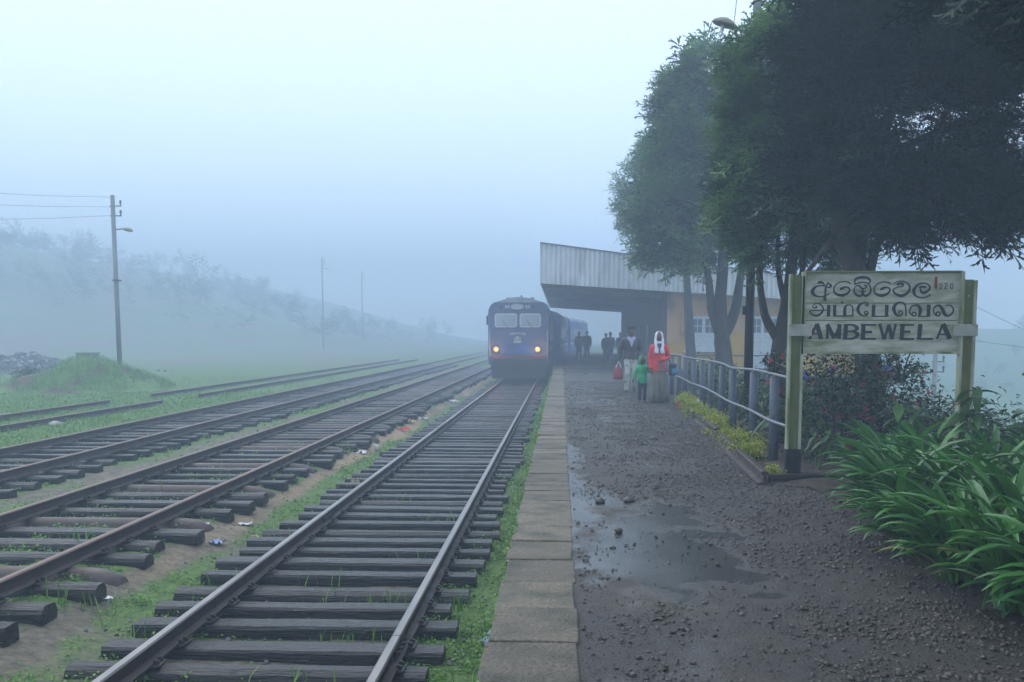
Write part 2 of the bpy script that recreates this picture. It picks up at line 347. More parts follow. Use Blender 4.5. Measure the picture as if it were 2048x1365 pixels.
def plat_z(x, y):
    w = wet_mask(x, y)
    z = PZ + 0.012 * fbm(x * 1.2, y * 1.2, 66) + (1 - w) * (0.012 * fbm(x * 11, y * 11, 71, 3)) - 0.006 * w
    return np.where(x < .13, np.minimum(z, PZ - .004), z)

def platform_material():
    m, n, l, p = _mat('wet_platform_surface')
    tc = n.new('ShaderNodeTexCoord'); at = n.new('ShaderNodeAttribute'); at.attribute_name = 'wet'
    def noise(s, d=6):
        q = n.new('ShaderNodeTexNoise'); q.inputs['Scale'].default_value = s; q.inputs['Detail'].default_value = d; q.inputs['Roughness'].default_value = 0.65; l.new(tc.outputs['Object'], q.inputs['Vector']); return q
    a = noise(75); r = n.new('ShaderNodeValToRGB'); r.color_ramp.elements[0].position = 0.3; r.color_ramp.elements[1].position = 0.7
    r.color_ramp.elements[0].color = (0.010, 0.0095, 0.009, 1); r.color_ramp.elements[1].color = (0.062, 0.055, 0.046, 1); l.new(a.outputs['Fac'], r.inputs[0])
    b = noise(1.6); r2 = n.new('ShaderNodeMapRange'); r2.inputs['From Min'].default_value = 0.5; r2.inputs['From Max'].default_value = 0.7; l.new(b.outputs['Fac'], r2.inputs['Value'])
    mx = n.new('ShaderNodeMix'); mx.data_type = 'RGBA'; l.new(r2.outputs[0], mx.inputs['Factor']); l.new(r.outputs[0], mx.inputs[6]); mx.inputs[7].default_value = (0.058, 0.047, 0.034, 1)
    l.new(mx.outputs[2], p.inputs['Base Color'])
    f = noise(9); s = n.new('ShaderNodeMath'); s.operation = 'MULTIPLY_ADD'; l.new(f.outputs['Fac'], s.inputs[0]); s.inputs[1].default_value = 0.7; s.inputs[2].default_value = -0.35
    s2 = n.new('ShaderNodeMath'); s2.operation = 'ADD'; l.new(at.outputs['Fac'], s2.inputs[0]); l.new(s.outputs[0], s2.inputs[1])
    rr = n.new('ShaderNodeMapRange'); rr.inputs['From Min'].default_value = 0.3; rr.inputs['From Max'].default_value = 0.8; rr.inputs['To Min'].default_value = 0.6; rr.inputs['To Max'].default_value = 0.20; l.new(s2.outputs[0], rr.inputs['Value']); l.new(rr.outputs[0], p.inputs['Roughness'])
    bs = n.new('ShaderNodeMapRange'); bs.inputs['From Min'].default_value = 0.3; bs.inputs['From Max'].default_value = 0.8; bs.inputs['To Min'].default_value = 0.9; bs.inputs['To Max'].default_value = 0.12; l.new(s2.outputs[0], bs.inputs['Value'])
    bp = n.new('ShaderNodeBump'); bp.inputs['Distance'].default_value = 0.02; l.new(bs.outputs[0], bp.inputs['Strength']); l.new(noise(60, 4).outputs['Fac'], bp.inputs['Height']); l.new(bp.outputs[0], p.inputs['Normal'])
    return m

def platform_sheet():
    ys = np.concatenate([np.linspace(-12, 3, 12)[:-1], np.linspace(3, 14, 260)[:-1], np.linspace(14, 47.2, 260)]); us = np.linspace(0, 1, 90)
    Y, Uq = np.meshgrid(ys, us, indexing='ij'); X = 0.06 + (edge_x(Y) + 0.12 - 0.06) * Uq; Z = plat_z(X, Y)
    V = np.stack([X, Y, Z], -1).reshape(-1, 3); nx, ny = len(us), len(ys); i = np.arange(nx - 1)[None] + nx * np.arange(ny - 1)[:, None]
    F = np.stack([i, i + 1, i + nx + 1, i + nx], -1).reshape(-1, 4); me = np_mesh('platform', V, F, platform_material(), smooth=True)
    a = me.attributes.new('wet', 'FLOAT', 'POINT'); a.data.foreach_set('value', wet_mask(X, Y).astype(np.float32).ravel())
    return tag(link(bpy.data.objects.new('platform', me)), kind='structure')
platform = platform_sheet()
MB().box(-0.335, 0.06, -12, 90, -0.1, 0.868).build('retaining_wall', M['stonewall'], platform)
def kerb_slabs():
    vs = []
    for k in range(6):
        mb = MB(); mb.box(-0.222, 0.226, -0.294, 0.294, -0.075, 0.0)
        mb.v = [(x + random.uniform(-.008, .008), y + random.uniform(-.005, .005), z + random.uniform(-.004, .004)) for x, y, z in mb.v]
        me = mb.mesh('kerb_slab', M['concrete']); vs.append(me)
    for k in range(150):
        y = -4.0 + 0.605 * k
        if y > 84: break
        o = bpy.data.objects.new('kerb_slab', vs[k % 6]); link(o, platform)
        o.location = (-0.135 + random.uniform(-.007, .007) + max(0, y - 10) * 0.0004, y, PZ + 0.006 + random.uniform(-.005, .005)); o.rotation_euler = (random.uniform(-.006, .006), random.uniform(-.01, .01), random.uniform(-.008, .008) + (PI if k % 2 else 0))
        if y < 30: bv = o.modifiers.new('bevel', 'BEVEL'); bv.width = 0.009; bv.segments = 2
kerb_slabs()
# covered part of the platform in front of the station building
tag(MB().box(0.10, 16, 47.3, 90, 0.2, PZ + 0.05).build('platform_floor', M['concrete']), kind='structure')

def garden_z(x, y):
    return PZ + 0.01 + 0.03 * fbm(x * 2, y * 2, 81) + 0.05 * sstep(0.15, 0.7, x - edge_x(y)) - 5.0 * sstep(6.3, 16, x)
gsx, gsy = np.linspace(0, 1, 60), np.concatenate([np.linspace(-8, 30, 160)[:-1], np.linspace(30, 47.2, 40)])
def garden_sheet():
    Y, U_ = np.meshgrid(gsy, gsx, indexing='ij'); X = edge_x(Y) + 0.03 + (19 - edge_x(Y)) * U_ ** 1.6; Z = garden_z(X, Y)
    V = np.stack([X, Y, Z], -1).reshape(-1, 3); nx, ny = len(gsx), len(gsy); i = np.arange(nx - 1)[None] + nx * np.arange(ny - 1)[:, None]
    F = np.stack([i, i + 1, i + nx + 1, i + nx], -1).reshape(-1, 4)
    tag(link(bpy.data.objects.new('garden_bed', np_mesh('garden_bed', V, F, M['soil'], smooth=True))), kind='structure')
garden_sheet()

# ------------------------------------------------------------------ loose gravel
STONE_V = np.array([[.5, 0, 0], [0, .5, 0], [-.5, 0, 0], [0, -.5, 0], [.12, .1, .42], [-.1, -.08, -.4], [.3, .3, .25], [-.3, .25, .22], [-.28, -.3, .2], [.3, -.28, .25]])
STONE_F = np.array([[4, 9, 6], [4, 6, 7], [4, 7, 8], [4, 8, 9], [0, 6, 9], [1, 7, 6], [2, 8, 7], [3, 9, 8], [0, 1, 6], [1, 2, 7], [2, 3, 8], [3, 0, 9]])
def stones(name, x, y, z, size, mat, parent=None, label=None, cat=None):
    n = len(x); d = RNG.normal(size=(n, 3)); d[:, 2] *= 0.25
    sc_ = size[:, None] * RNG.uniform(0.75, 1.25, (n, 3)) * np.array([1, 1, .8])
    V, F = instance(STONE_V, STONE_F, np.stack([x, y, z], 1), rotmats(d, RNG.uniform(-.5, .5, n)), sc_)
    V += RNG.normal(size=V.shape) * np.repeat(size, len(STONE_V))[:, None] * 0.07
    o = bpy.data.objects.new(name, np_mesh(name, V, F, mat)); link(o, parent); return tag(o, label, cat, kind='stuff')
def platform_gravel():
    n = 112000; y = 3.6 + 30 * RNG.random(n) ** 1.9; x = 0.12 + RNG.random(n) * (edge_x(y) + 0.05 - 0.12); w = wet_mask(x, y)
    dens = (0.12 + 0.88 * sstep(-0.25, 0.30, fbm(x * 1.9, y * 1.5, 91) + 0.4 * sstep(0.9, 2.0, x) - 0.12)) * (1 - 0.9 * w)
    k = RNG.random(n) < dens * 0.5; x, y = x[k], y[k]; s = 0.008 + 0.026 * RNG.random(len(x)) ** 4 + 0.0007 * y
    stones('gravel', x, y, plat_z(x, y) + s * 0.12, s, M['gravel'], None, 'loose wet dark gravel strewn over the platform', 'gravel')
platform_gravel()

# ------------------------------------------------------------------ railway tracks
RAIL = [(-.065, 0), (.065, 0), (.065, .012), (.014, .03), (.009, .095), (.034, .108), (.036, .128), (.026, .140), (-.026, .140), (-.036, .128), (-.034, .108), (-.009, .095), (-.014, .03), (-.065, .012)]
def rail_mesh(y0, y1, head, wob=0.0, zoff=None, step=0.6):
    mb = MB(); n = len(RAIL); ys = np.arange(y0, y1 + 1e-6, step); ph = random.uniform(0, 9)
    for y in ys:
        dx = wob * math.sin(y * 0.21 + ph) + wob * .6 * math.sin(y * 0.57 + ph * 2); dz = zoff(y) if zoff else 0
        mb.v += [(p[0] + dx, y, p[1] + dz) for p in RAIL]
    for i in range(len(ys) - 1):
        for j in range(n):
            mb.f.append((i * n + j, i * n + (j + 1) % n, (i + 1) * n + (j + 1) % n, (i + 1) * n + j)); mb.m.append(1 if j in (6, 7, 8) else 0)
    mb.f += [tuple(range(n - 1, -1, -1)), tuple((len(ys) - 1) * n + j for j in range(n))]; mb.m += [0, 0]
    return mb.mesh('rail', [M['rail_side'], head])

def sleeper_variant(kind, L=2.78):
    mb = MB(); n = 9
    if kind == 'steel':
        xs = np.linspace(-L / 2, L / 2, 17); prof = [(-.13, -.10), (-.115, -.02), (-.07, .028), (0, .042), (.07, .028), (.115, -.02), (.13, -.10)]
        for x in xs:
            e = max(0, abs(x) - (L / 2 - .32)) / .32; dz = -.10 * e ** 2; w = 1 + .12 * e
            mb.v += [(x, p[0] * w, p[1] + dz) for p in prof]
        k = len(prof); mb.f = [(i * k + j, i * k + j + 1, (i + 1) * k + j + 1, (i + 1) * k + j) for i in range(len(xs) - 1) for j in range(k - 1)]
        mb.f += [tuple(range(k - 1, -1, -1)), tuple((len(xs) - 1) * k + j for j in range(k))]; mb.m = [0] * len(mb.f)
        return mb.mesh('sleeper', M['steel_sleeper'], True)
    hw, h = random.uniform(.092, .135), random.uniform(.13, .15)
    xs = np.linspace(-L / 2, L / 2, n); c = 0.016; rnd = kind == 'round'; sag = random.uniform(-.012, .012)
    for i, x in enumerate(xs):
        j = lambda a: random.uniform(-a, a)
        if rnd: pr = [(-hw, -.15), (-hw, -.06), (-hw * .85, -.025), (-hw * .45, -.002), (hw * .4, .0), (hw * .85, -.028), (hw, -.07), (hw, -.15)]
        else: pr = [(-hw, -h), (-hw, -c - .01), (-hw + c, -.002), (-hw * .35, .0), (hw * .35, .0), (hw - c, -.003), (hw, -c - .01), (hw, -h)]
        bow = sag * math.sin(PI * i / (n - 1)) * (2 if rnd else .5)
        mb.v += [(x + j(.008), p[0] + j(.006) + bow, p[1] + j(.004)) for p in pr]
    k = 8; mb.f = [(i * k + q, (i + 1) * k + q, (i + 1) * k + (q + 1) % k, i * k + (q + 1) % k) for i in range(n - 1) for q in range(k)]
    mb.f += [tuple(range(k)), tuple((n - 1) * k + q for q in range(k - 1, -1, -1))]; mb.m = [0] * len(mb.f)
    return mb.mesh('sleeper', M['sleeper'])
SLEEP = {k: [sleeper_variant(k) for _ in range(q)] for k, q in (('box', 9), ('round', 5), ('steel', 1))}
def plate_mesh():
    mb = MB(); mb.box(-.11, .11, -.085, .085, 0, .010)
    for sx in (-1, 1):
        for sy in (-.04, .045):
            mb.box(sx * .083 - .014, sx * .083 + .014, sy - .012, sy + .012, .01, .036); mb.box(sx * .072 - .014, sx * .072 + .010, sy - .012, sy + .012, .024, .042)
    return mb.mesh('tie_plate', M['iron'])
PLATE = plate_mesh()

def track(label, xl, xr, zr, ys, cx, head, kinds, plates_to, wob=0.0, rails=None, y_end=130, jit=0.06, sink=0.0):
    t = empty('railway_track', ((xl + xr) / 2, 0, 0), 0, label, 'railway track', 'parallel railway tracks')
    x0 = (xl + xr) / 2
    for x in (xl, xr):
        for (a, b) in (rails or [(-6, y_end)]):
            o = bpy.data.objects.new('rail', rail_mesh(a, b, head, wob)); link(o, t); o.location = (x - x0, 0, zr - .14)
    for i, y in enumerate(ys):
        k = kinds(i); me = random.choice(SLEEP[k]); o = bpy.data.objects.new('sleeper', me); link(o, t)
        o.location = (cx - x0 + random.uniform(-jit, jit), y, zr - .152 + (random.uniform(-.012, .002) if k != 'steel' else -.034) - sink); o.rotation_euler = (random.uniform(-.03, .03), random.uniform(-.004, .004), random.uniform(-.02, .02) + (PI if random.random() < .5 else 0)); o.scale = (random.uniform(.93, 1.04), random.uniform(.9, 1.1), 1)
        if k != 'steel' and y < plates_to:
            for x in (xl, xr):
                p = bpy.data.objects.new('tie_plate', PLATE); link(p, t); p.location = (x - x0, y + random.uniform(-.02, .02), zr - .151); p.rotation_euler = (0, 0, random.uniform(-.08, .08))
    return t
def run(y0, y1, a, b):
    out = [y0]
    while out[-1] < y1: out.append(out[-1] + random.uniform(a, b))
    return out
ys1 = [5.35, 5.82, 6.32, 6.83, 7.32, 7.93, 8.47, 9.0, 9.63, 10.2, 10.73] + run(11.25, 66, .47, .62)
t1 = track('main track with shining rails on close black sleepers beside the platform', -2.95, -1.20, .26, ys1, -2.18, M['rail_head'], lambda i: 'round' if i % 9 in (3, 7) or random.random() < .12 else 'box', 26)
t2 = track('rusty second track with wooden and rounded steel sleepers in weeds', -6.38, -4.66, .43, run(6.0, 70, .56, .74), -5.50, M['rail_head_rust'], lambda i: 'steel' if i % 4 == 1 else ('round' if random.random() < .3 else 'box'), 20, wob=.008, jit=.09)
t3 = track('third track from the platform running through grass', -10.05, -8.32, .45, run(10, 75, .58, .78), -9.15, M['rail_head_rust'], lambda i: 'round' if random.random() < .35 else 'box', 0, wob=.012, jit=.1, sink=.01)
t4 = track('half buried siding rails in the grass near the mound', -14.66, -12.92, .40, run(15, 33, .9, 1.5), -13.8, M['rail_head_rust'], lambda i: 'round', 0, wob=.02, rails=[(10, 32), (35, 90)], sink=.045)
# fish plates joining two rails of the main track
for x, y in ((-1.20, 7.1), (-2.95, 12.3)):
    mb = MB()
    for s in (-1, 1):
        mb.box(s * .024 - .011, s * .024 + .011, -.24, .24, .034, .094)
        for q in (-.17, -.06, .06, .17): mb.tube([(s * .03, q, .065), (s * .058, q, .065)], .014, 6)
    mb.box(-.037, .037, -.004, .004, .10, .1412)
    o = mb.build('fish_plate', M['iron'], t1); o.location = (x + 2.075, y, .12)

# ------------------------------------------------------------------ weeds on the ground
def leaf_cloud(pos, size, tilt=0.9, seed=1, aspect=0.5):
    """small diamond leaves with random direction at pos; returns V, F, tint"""
    g = np.random.default_rng(seed); n = len(pos)
    tv = np.array([[0, 0, 0], [.45, aspect / 2, .10], [1, 0, 0], [.45, -aspect / 2, .10]]); tf = np.array([[0, 1, 2, 3]])
    d = g.normal(size=(n, 3)); d[:, 2] = d[:, 2] * tilt
    V, F = instance(tv, tf, pos, rotmats(d, g.uniform(-.8, .8, n)), size)
    return V, F, np.repeat(g.random(n), 4)

def ground_weeds():
    n = 480000; y = 4.8 + 34 * RNG.random(n) ** 2.0; lo = -2.0 - y * 0.62; x = lo + RNG.random(n) * (-0.36 - lo)
    g = green_mask(x, y); cl = sstep(-.2, .35, fbm(x * 4.5, y * 4.5, 77, 3)); k = RNG.random(n) < np.clip((g - .42) * 1.7, 0, 1) * (0.12 + .75 * cl); x, y = x[k], y[k]
    h = RNG.random(len(x)) ** 2 * 0.045 * (0.6 + cl[k]); s = RNG.uniform(.012, .026, len(x)) * (1 + y * 0.055)
    V, F, t = leaf_cloud(np.stack([x, y, ground_z(x, y) + .004 + h], 1), s, .7, 5, .75)
    tag(link(bpy.data.objects.new('ground_weeds', np_mesh('ground_weeds', V, F, M['grass'], t))), 'low clover and weeds creeping between the tracks', 'weeds', kind='stuff')
ground_weeds()

def blades(n, pos, h, lean, seed):
    """tapering grass blades of three segments"""
    g = np.random.default_rng(seed); V = np.zeros((n, 7, 3)); a = g.uniform(0, 2 * PI, n); w = h * 0.022 + .0022; dx, dy = np.cos(a), np.sin(a)
    for i, t in enumerate((0, .45, .8)):
        c = pos + np.stack([dx * lean * h * t * t, dy * lean * h * t * t, h * t * (1 - .18 * lean * t)], 1); ww = (w * (1 - t * .55))[:, None]; s = np.stack([-dy, dx, 0 * dx], 1)
        V[:, 2 * i] = c - s * ww; V[:, 2 * i + 1] = c + s * ww
    V[:, 6] = pos + np.stack([dx * lean * h, dy * lean * h, h * (1 - .2 * lean)], 1)
    F = np.array([[0, 1, 3], [0, 3, 2], [2, 3, 5], [2, 5, 4], [4, 5, 6]])
    return V.reshape(-1, 3), (F[None] + (np.arange(n) * 7)[:, None, None]).reshape(-1, 3), np.repeat(g.random(n), 7)

def grass_field():
    n = 22000; y = 12 + 42 * RNG.random(n) ** 1.4; x = -10.6 - RNG.random(n) * (y * 0.62); k = RNG.random(n) < .15 + green_mask(x, y); k &= ground_z(x, y) < 3; x, y = x[k], y[k]
    V, F, t = blades(len(x), np.stack([x, y, ground_z(x, y) - .01], 1), RNG.uniform(.05, .15, len(x)) * (1 + .014 * y), RNG.uniform(.2, .8, len(x)), 8)
    tag(link(bpy.data.objects.new('rough_grass', np_mesh('rough_grass', V, F, M['grass'], t))), 'rough green grass around the overgrown siding', 'grass', kind='stuff')
    # tufts standing between the sleepers of the main track and along the platform wall
    P_ = []
    for (cx, cy_, q, r) in [(-1.65, 7.62, 26, .18), (-1.9, 6.6, 16, .3), (-2.0, 8.75, 12, .2), (-1.55, 8.72, 18, .2), (-0.95, 8.72, 26, .1), (-2.35, 9.3, 10, .2), (-1.5, 6.05, 20, .3), (-2.3, 5.6, 26, .3), (-1.3, 10.4, 14, .2), (-.55, 8.1, 26, .12), (-.5, 6.6, 26, .12), (-.6, 11, 30, .2), (-.55, 14, 40, .6), (-3.35, 7.6, 14, .15), (-3.3, 9.4, 10, .2), (-1.6, 12.6, 22, .3), (-2.6, 14.3, 20, .3), (-.58, 18, 60, 1.5), (-.55, 24, 60, 2.5), (-3.4, 11.3, 16, .2), (-5.2, 10.4, 22, .4), (-5.8, 13.3, 30, .5), (-3.95, 8.2, 20, .2)]:
        P_.append(np.stack([RNG.normal(cx, r if r < .15 else min(r, .25), q), RNG.normal(cy_, r * .4 if r < .5 else r, q)], 1))
    P_ = np.concatenate(P_); z = ground_z(P_[:, 0], P_[:, 1]) - .01
    V, F, t = blades(len(P_), np.column_stack([P_, z]), RNG.uniform(.08, .24, len(P_)), RNG.uniform(.1, .7, len(P_)), 9)
    tag(link(bpy.data.objects.new('grass_tufts', np_mesh('grass_tufts', V, F, M['grass'], t))), 'thin grass blades standing up between the sleepers', 'grass', kind='stuff')
    n = 7000; y = 5 + 30 * RNG.random(n) ** 1.6; x = np.where(RNG.random(n) < .6, RNG.uniform(-2.9, -.5, n), RNG.uniform(-6.6, -3.4, n)); s = RNG.uniform(.02, .05, n)
    k = fbm(x * 1.5, y * 1.5, 15) > .05; x, y, s = x[k], y[k], s[k]
    stones('ballast', x, y, ground_z(x, y) + s * .15, s, M['stone'], None, 'old broken ballast stones lying between the sleepers', 'ballast')
    n = 9000; y = 3.8 + 34 * RNG.random(n) ** 1.7; z = PZ + .012 - .3 * RNG.random(n) ** 1.6; x = -.345 - RNG.random(n) * .03; k = RNG.random(n) < .15 + .85 * sstep(-.1, .3, fbm(y * 1.3, z * 4, 19)); x, y, z = x[k], y[k], z[k]
    V, F, t = leaf_cloud(np.stack([x, y, z], 1), RNG.uniform(.012, .03, len(x)) * (1 + y * .03), .9, 23, .7)
    tag(link(bpy.data.objects.new('wall_moss', np_mesh('wall_moss', V, F, M['grass'], t))), 'yellow-green moss along the platform kerb edge', 'moss', kind='stuff')
grass_field()

# ------------------------------------------------------------------ cypress trees
def spray_template(seed, n=7):
    """a flat feathery frond, 1 long: a curved axis with side twigs that carry their own small leaves"""
    g = np.random.default_rng(seed); V, F = [], []
    def blade(a, d, L, w):
        d = d / np.linalg.norm(d); s = np.cross(d, [0, 0, 1.0]); s /= max(1e-6, np.linalg.norm(s)); o = len(V)
        V.extend([a, a + d * L * .4 + s * w, a + d * L, a + d * L * .4 - s * w]); F.append([o, o + 1, o + 2, o + 3])
    ax = lambda t: np.array([t, .05 * math.sin(3 * t + seed), .10 * t - .16 * t * t])
    for i in range(3): blade(ax(i / 3), ax((i + 1) / 3) - ax(i / 3), .40, .022)
    for i in range(n):
        t = .10 + .86 * i / n; s = 1 if i % 2 else -1; a = ax(t); L = (.46 * (1 - t) + .13) * g.uniform(.75, 1.15); ang = g.uniform(.55, .95)
        d = np.array([math.cos(ang), s * math.sin(ang), g.uniform(-.22, .22)]); blade(a, d, L, .026)
        for q in range(2):
            b = a + d * L * (.30 + .34 * q); an = ang + (1 if q % 2 else -1) * g.uniform(.4, .8); blade(b, np.array([math.cos(an), s * math.sin(an), g.uniform(-.35, .2)]), L * g.uniform(.35, .6), .024)
    return np.array(V), np.array(F)
SPR = [spray_template(i) for i in range(4)]

def crown(name, lobes_, axis_x, axis_y, per, mat, parent, seed, size=(.38, .75), shell=.55, droop=-.05, boughs=7):
    g = np.random.default_rng(seed); Vs, Fs, Ts, off = [], [], [], 0
    for li, lb in enumerate(lobes_):
        c, r, wgt = lb[:3]; big = lb[3] if len(lb) > 3 else 1.0; r = tuple(q * (.80 if boughs and big == 1.0 else 1) for q in r)
        c = np.array(c, float); r = np.array(r, float); n = int(per * wgt)
        # clumps: sprays gather in tufts on the lobe so that light and dark patches and gaps appear
        nc = max(6, n // 26); u = g.normal(size=(nc, 3)); u /= np.linalg.norm(u, axis=1, keepdims=True); rr = (shell + (1 - shell) * g.random(nc)) ** .8; cc = c + u * r * rr[:, None]
        w = g.integers(0, nc, n); p = cc[w] + g.normal(size=(n, 3)) * r * .135
        out = (p - c) / r; out /= np.linalg.norm(out, axis=1, keepdims=True) + 1e-6
        rad = p - np.array([axis_x, axis_y, 0]); rad[:, 2] = 0; rad /= np.linalg.norm(rad, axis=1, keepdims=True) + 1e-6
        d = .55 * out + .6 * rad + g.normal(size=(n, 3)) * .38; d[:, 2] += droop + .22
        sz = g.uniform(size[0], size[1], n) * big; tone = np.clip(g.normal(.45, .30, nc)[w] + g.normal(0, .12, n), 0, 1)
        if big == 1.0 and wgt > .1 and boughs:
            nb = int(boughs * (1 + r[0])); ub = g.normal(size=(nb, 3)); ub[:, 2] = np.abs(ub[:, 2]) * .7 - .25; ub /= np.linalg.norm(ub, axis=1, keepdims=True); m2 = max(4, int(.42 * n / nb)); w2 = np.repeat(np.arange(nb), m2)
            L = g.uniform(.25, .75, nb)[w2] * r.mean() * .8; tt = g.random(len(w2)); pb = c + ub[w2] * r * .86 + ub[w2] * (L * tt)[:, None] + g.normal(size=(len(w2), 3)) * .09 * r.mean() * (1.15 - tt)[:, None]; pb[:, 2] -= .10 * tt * tt
            p = np.concatenate([p, pb]); d = np.concatenate([d, ub[w2] * 1.2 + g.normal(size=(len(w2), 3)) * .34 + np.array([0, 0, .12])]); sz = np.concatenate([sz, g.uniform(size[0], size[1], len(w2)) * .9]); tone = np.concatenate([tone, np.clip(g.normal(.62, .2, nb)[w2] + g.normal(0, .1, len(w2)), 0, 1)]); n = len(p)
        for v in range(4):
            k = np.arange(n) % 4 == v; tv, tf = SPR[v]; V, F = instance(tv, tf, p[k], rotmats(d[k], g.uniform(-.7, .7, k.sum())), sz[k])
            Vs.append(V); Fs.append(F + off); off += len(V); Ts.append(np.repeat(tone[k], len(tv)))
    return link(bpy.data.objects.new(name, np_mesh(name, np.concatenate(Vs), np.concatenate(Fs), mat, np.concatenate(Ts))), parent)

def smooth_path(pts, n=4):
    P_ = [Vector(p) for p in pts]; out = []
    for i in range(len(P_) - 1):
        a, b, c, d = P_[max(i - 1, 0)], P_[i], P_[i + 1], P_[min(i + 2, len(P_) - 1)]
        for k in range(n):
            t = k / n; out.append(.5 * ((2 * b) + (c - a) * t + (2 * a - 5 * b + 4 * c - d) * t * t + (3 * b - a - 3 * c + d) * t ** 3))
    out.append(P_[-1]); return out

def limb(mb, pts, r0, r1, n=9, sub=4):
    q = smooth_path(pts, sub); k = len(q) - 1
    mb.tube(q, [r0 + (r1 - r0) * (i / k) ** .8 for i in range(k + 1)], n, jit=.07)

def tree(label, base, trunk, r0, limbs, lobes, per, mat, seed, size=(.38, .75), group='cypress trees in the station garden', twigs=True):
    t = empty('cypress_tree', base, 0, label, 'tree', group); b = Vector(base); loc = lambda p: tuple(Vector(p) - b)
    mb = MB(); limb(mb, [loc(p) for p in trunk], r0, r0 * .35, 12); mb.build('trunk', M['bark'], t, True)
    for pts, a, e in limbs:
        mb = MB(); limb(mb, [loc(p) for p in pts], a, e, 8); mb.build('branch', M['bark'], t, True)
    if twigs:
        mb = MB(); g = random.Random(seed); tp = [Vector(loc(p)) for p in trunk] + [Vector(loc(p[0][-1])) for p in limbs]
        for c, r, w in [q[:3] for q in lobes]:
            c = Vector(loc(c))
            for _ in range(7):
                e = c + Vector((g.uniform(-.75, .75) * r[0], g.uniform(-.75, .75) * r[1], g.uniform(-.6, .6) * r[2])); s = min(tp, key=lambda q: (q - e).length + abs(min(0, e.z - q.z)) * .5)
                mid = s.lerp(e, .5) + Vector((0, 0, .12)); limb(mb, [s, mid, e], .035, .008, 5, 3)
        mb.build('twigs', M['bark'], t, True)
    crown('crown', [(loc(q[0]),) + tuple(q[1:]) for q in lobes], trunk[1][0] - b.x, trunk[1][1] - b.y, per, mat, t, seed, size)
    return t

tree('dark cypress with leaning trunk directly behind the station sign', (4.40, 14.2, .95), [(4.40, 14.2, .8), (4.32, 14.2, 1.9), (4.12, 14.1, 3.1), (3.84, 14.1, 4.0), (3.75, 14.1, 5.5), (3.9, 14, 8.0)], .23,
     [([(4.2, 14.1, 2.8), (4.12, 14.1, 3.7), (4.35, 14.1, 5.0), (4.7, 14, 6.5)], .10, .05), ([(4.2, 14.1, 2.75), (4.33, 14.1, 3.7), (4.75, 14.0, 4.6), (5.4, 13.9, 6)], .085, .04),
      ([(4.55, 14, 4.4), (5.3, 13.8, 4.75), (6.2, 13.6, 4.55), (7.2, 13.4, 4.2)], .05, .015), ([(4.6, 14, 5.0), (5.4, 13.7, 5.3), (6.4, 13.5, 5.3), (7.4, 13.4, 5.5)], .05, .015), ([(4.9, 14, 5.4), (5.5, 13.7, 5.0), (6.0, 13.6, 4.3), (6.3, 13.5, 3.8)], .035, .01), ([(3.8, 14.1, 3.9), (3.35, 14, 3.3), (3.05, 13.9, 3.15)], .05, .012)],
     [((4.02, 14, 6.1), (.90, 1.3, 1.2), 1.3), ((4.6, 13.7, 5.3), (1.15, 1.4, 1.15), 1.5), ((3.80, 14, 4.75), (.65, 1.0, .7), .7), ((5.05, 13.6, 4.15), (.75, .9, .55), .75), ((5.2, 13.6, 6.6), (1.3, 1.5, 1.0), 1.3), ((4.5, 13.8, 7.5), (1.2, 1.6, 1.0), 1.2), ((6.4, 13.5, 7.2), (1.3, 1.4, .9), .9),
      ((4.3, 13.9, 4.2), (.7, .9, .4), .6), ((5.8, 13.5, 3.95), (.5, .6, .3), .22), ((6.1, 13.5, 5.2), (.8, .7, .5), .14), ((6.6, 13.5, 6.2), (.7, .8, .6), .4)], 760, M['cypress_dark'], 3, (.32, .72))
tree('mossy cypress with forked trunk behind the railings, greenest and fullest crown', (4.92, 30, .95), [(4.95, 30, .8), (4.85, 30, 1.8), (4.75, 30, 2.7), (4.72, 30, 3.6), (4.8, 30, 5.5), (4.7, 30, 9.5)], .31,
     [([(4.72, 30, 2.5), (4.45, 30, 3.3), (4.35, 30, 4.2), (4.1, 30, 5.4)], .17, .07), ([(4.8, 30, 2.4), (5.15, 30, 3.2), (5.3, 30, 4.3), (5.6, 30, 5.6)], .19, .08), ([(4.8, 30, 5), (4.0, 29.8, 6), (3.2, 29.7, 6.3)], .09, .02)],
     [((4.3, 30, 9.6), (.95, 1.1, 1.15), .8), ((3.75, 30, 7.7), (1.0, 1.2, 1.1), .9), ((5.0, 30, 7.9), (1.5, 1.5, 1.6), 1.5), ((3.55, 30, 6.1), (1.05, 1.2, .8), .9), ((5.1, 30, 6.0), (1.4, 1.4, .8), 1.1), ((5.8, 30, 9.5), (1.2, 1.3, 1.3), 1.0), ((3.1, 29.9, 5.1), (.5, .7, .42), .3), ((4.3, 30, 5.0), (.8, .9, .45), .4), ((3.6, 30, 9.0), (.7, .8, .7), .35)], 600, M['cypress'], 5, (.5, 1.2))
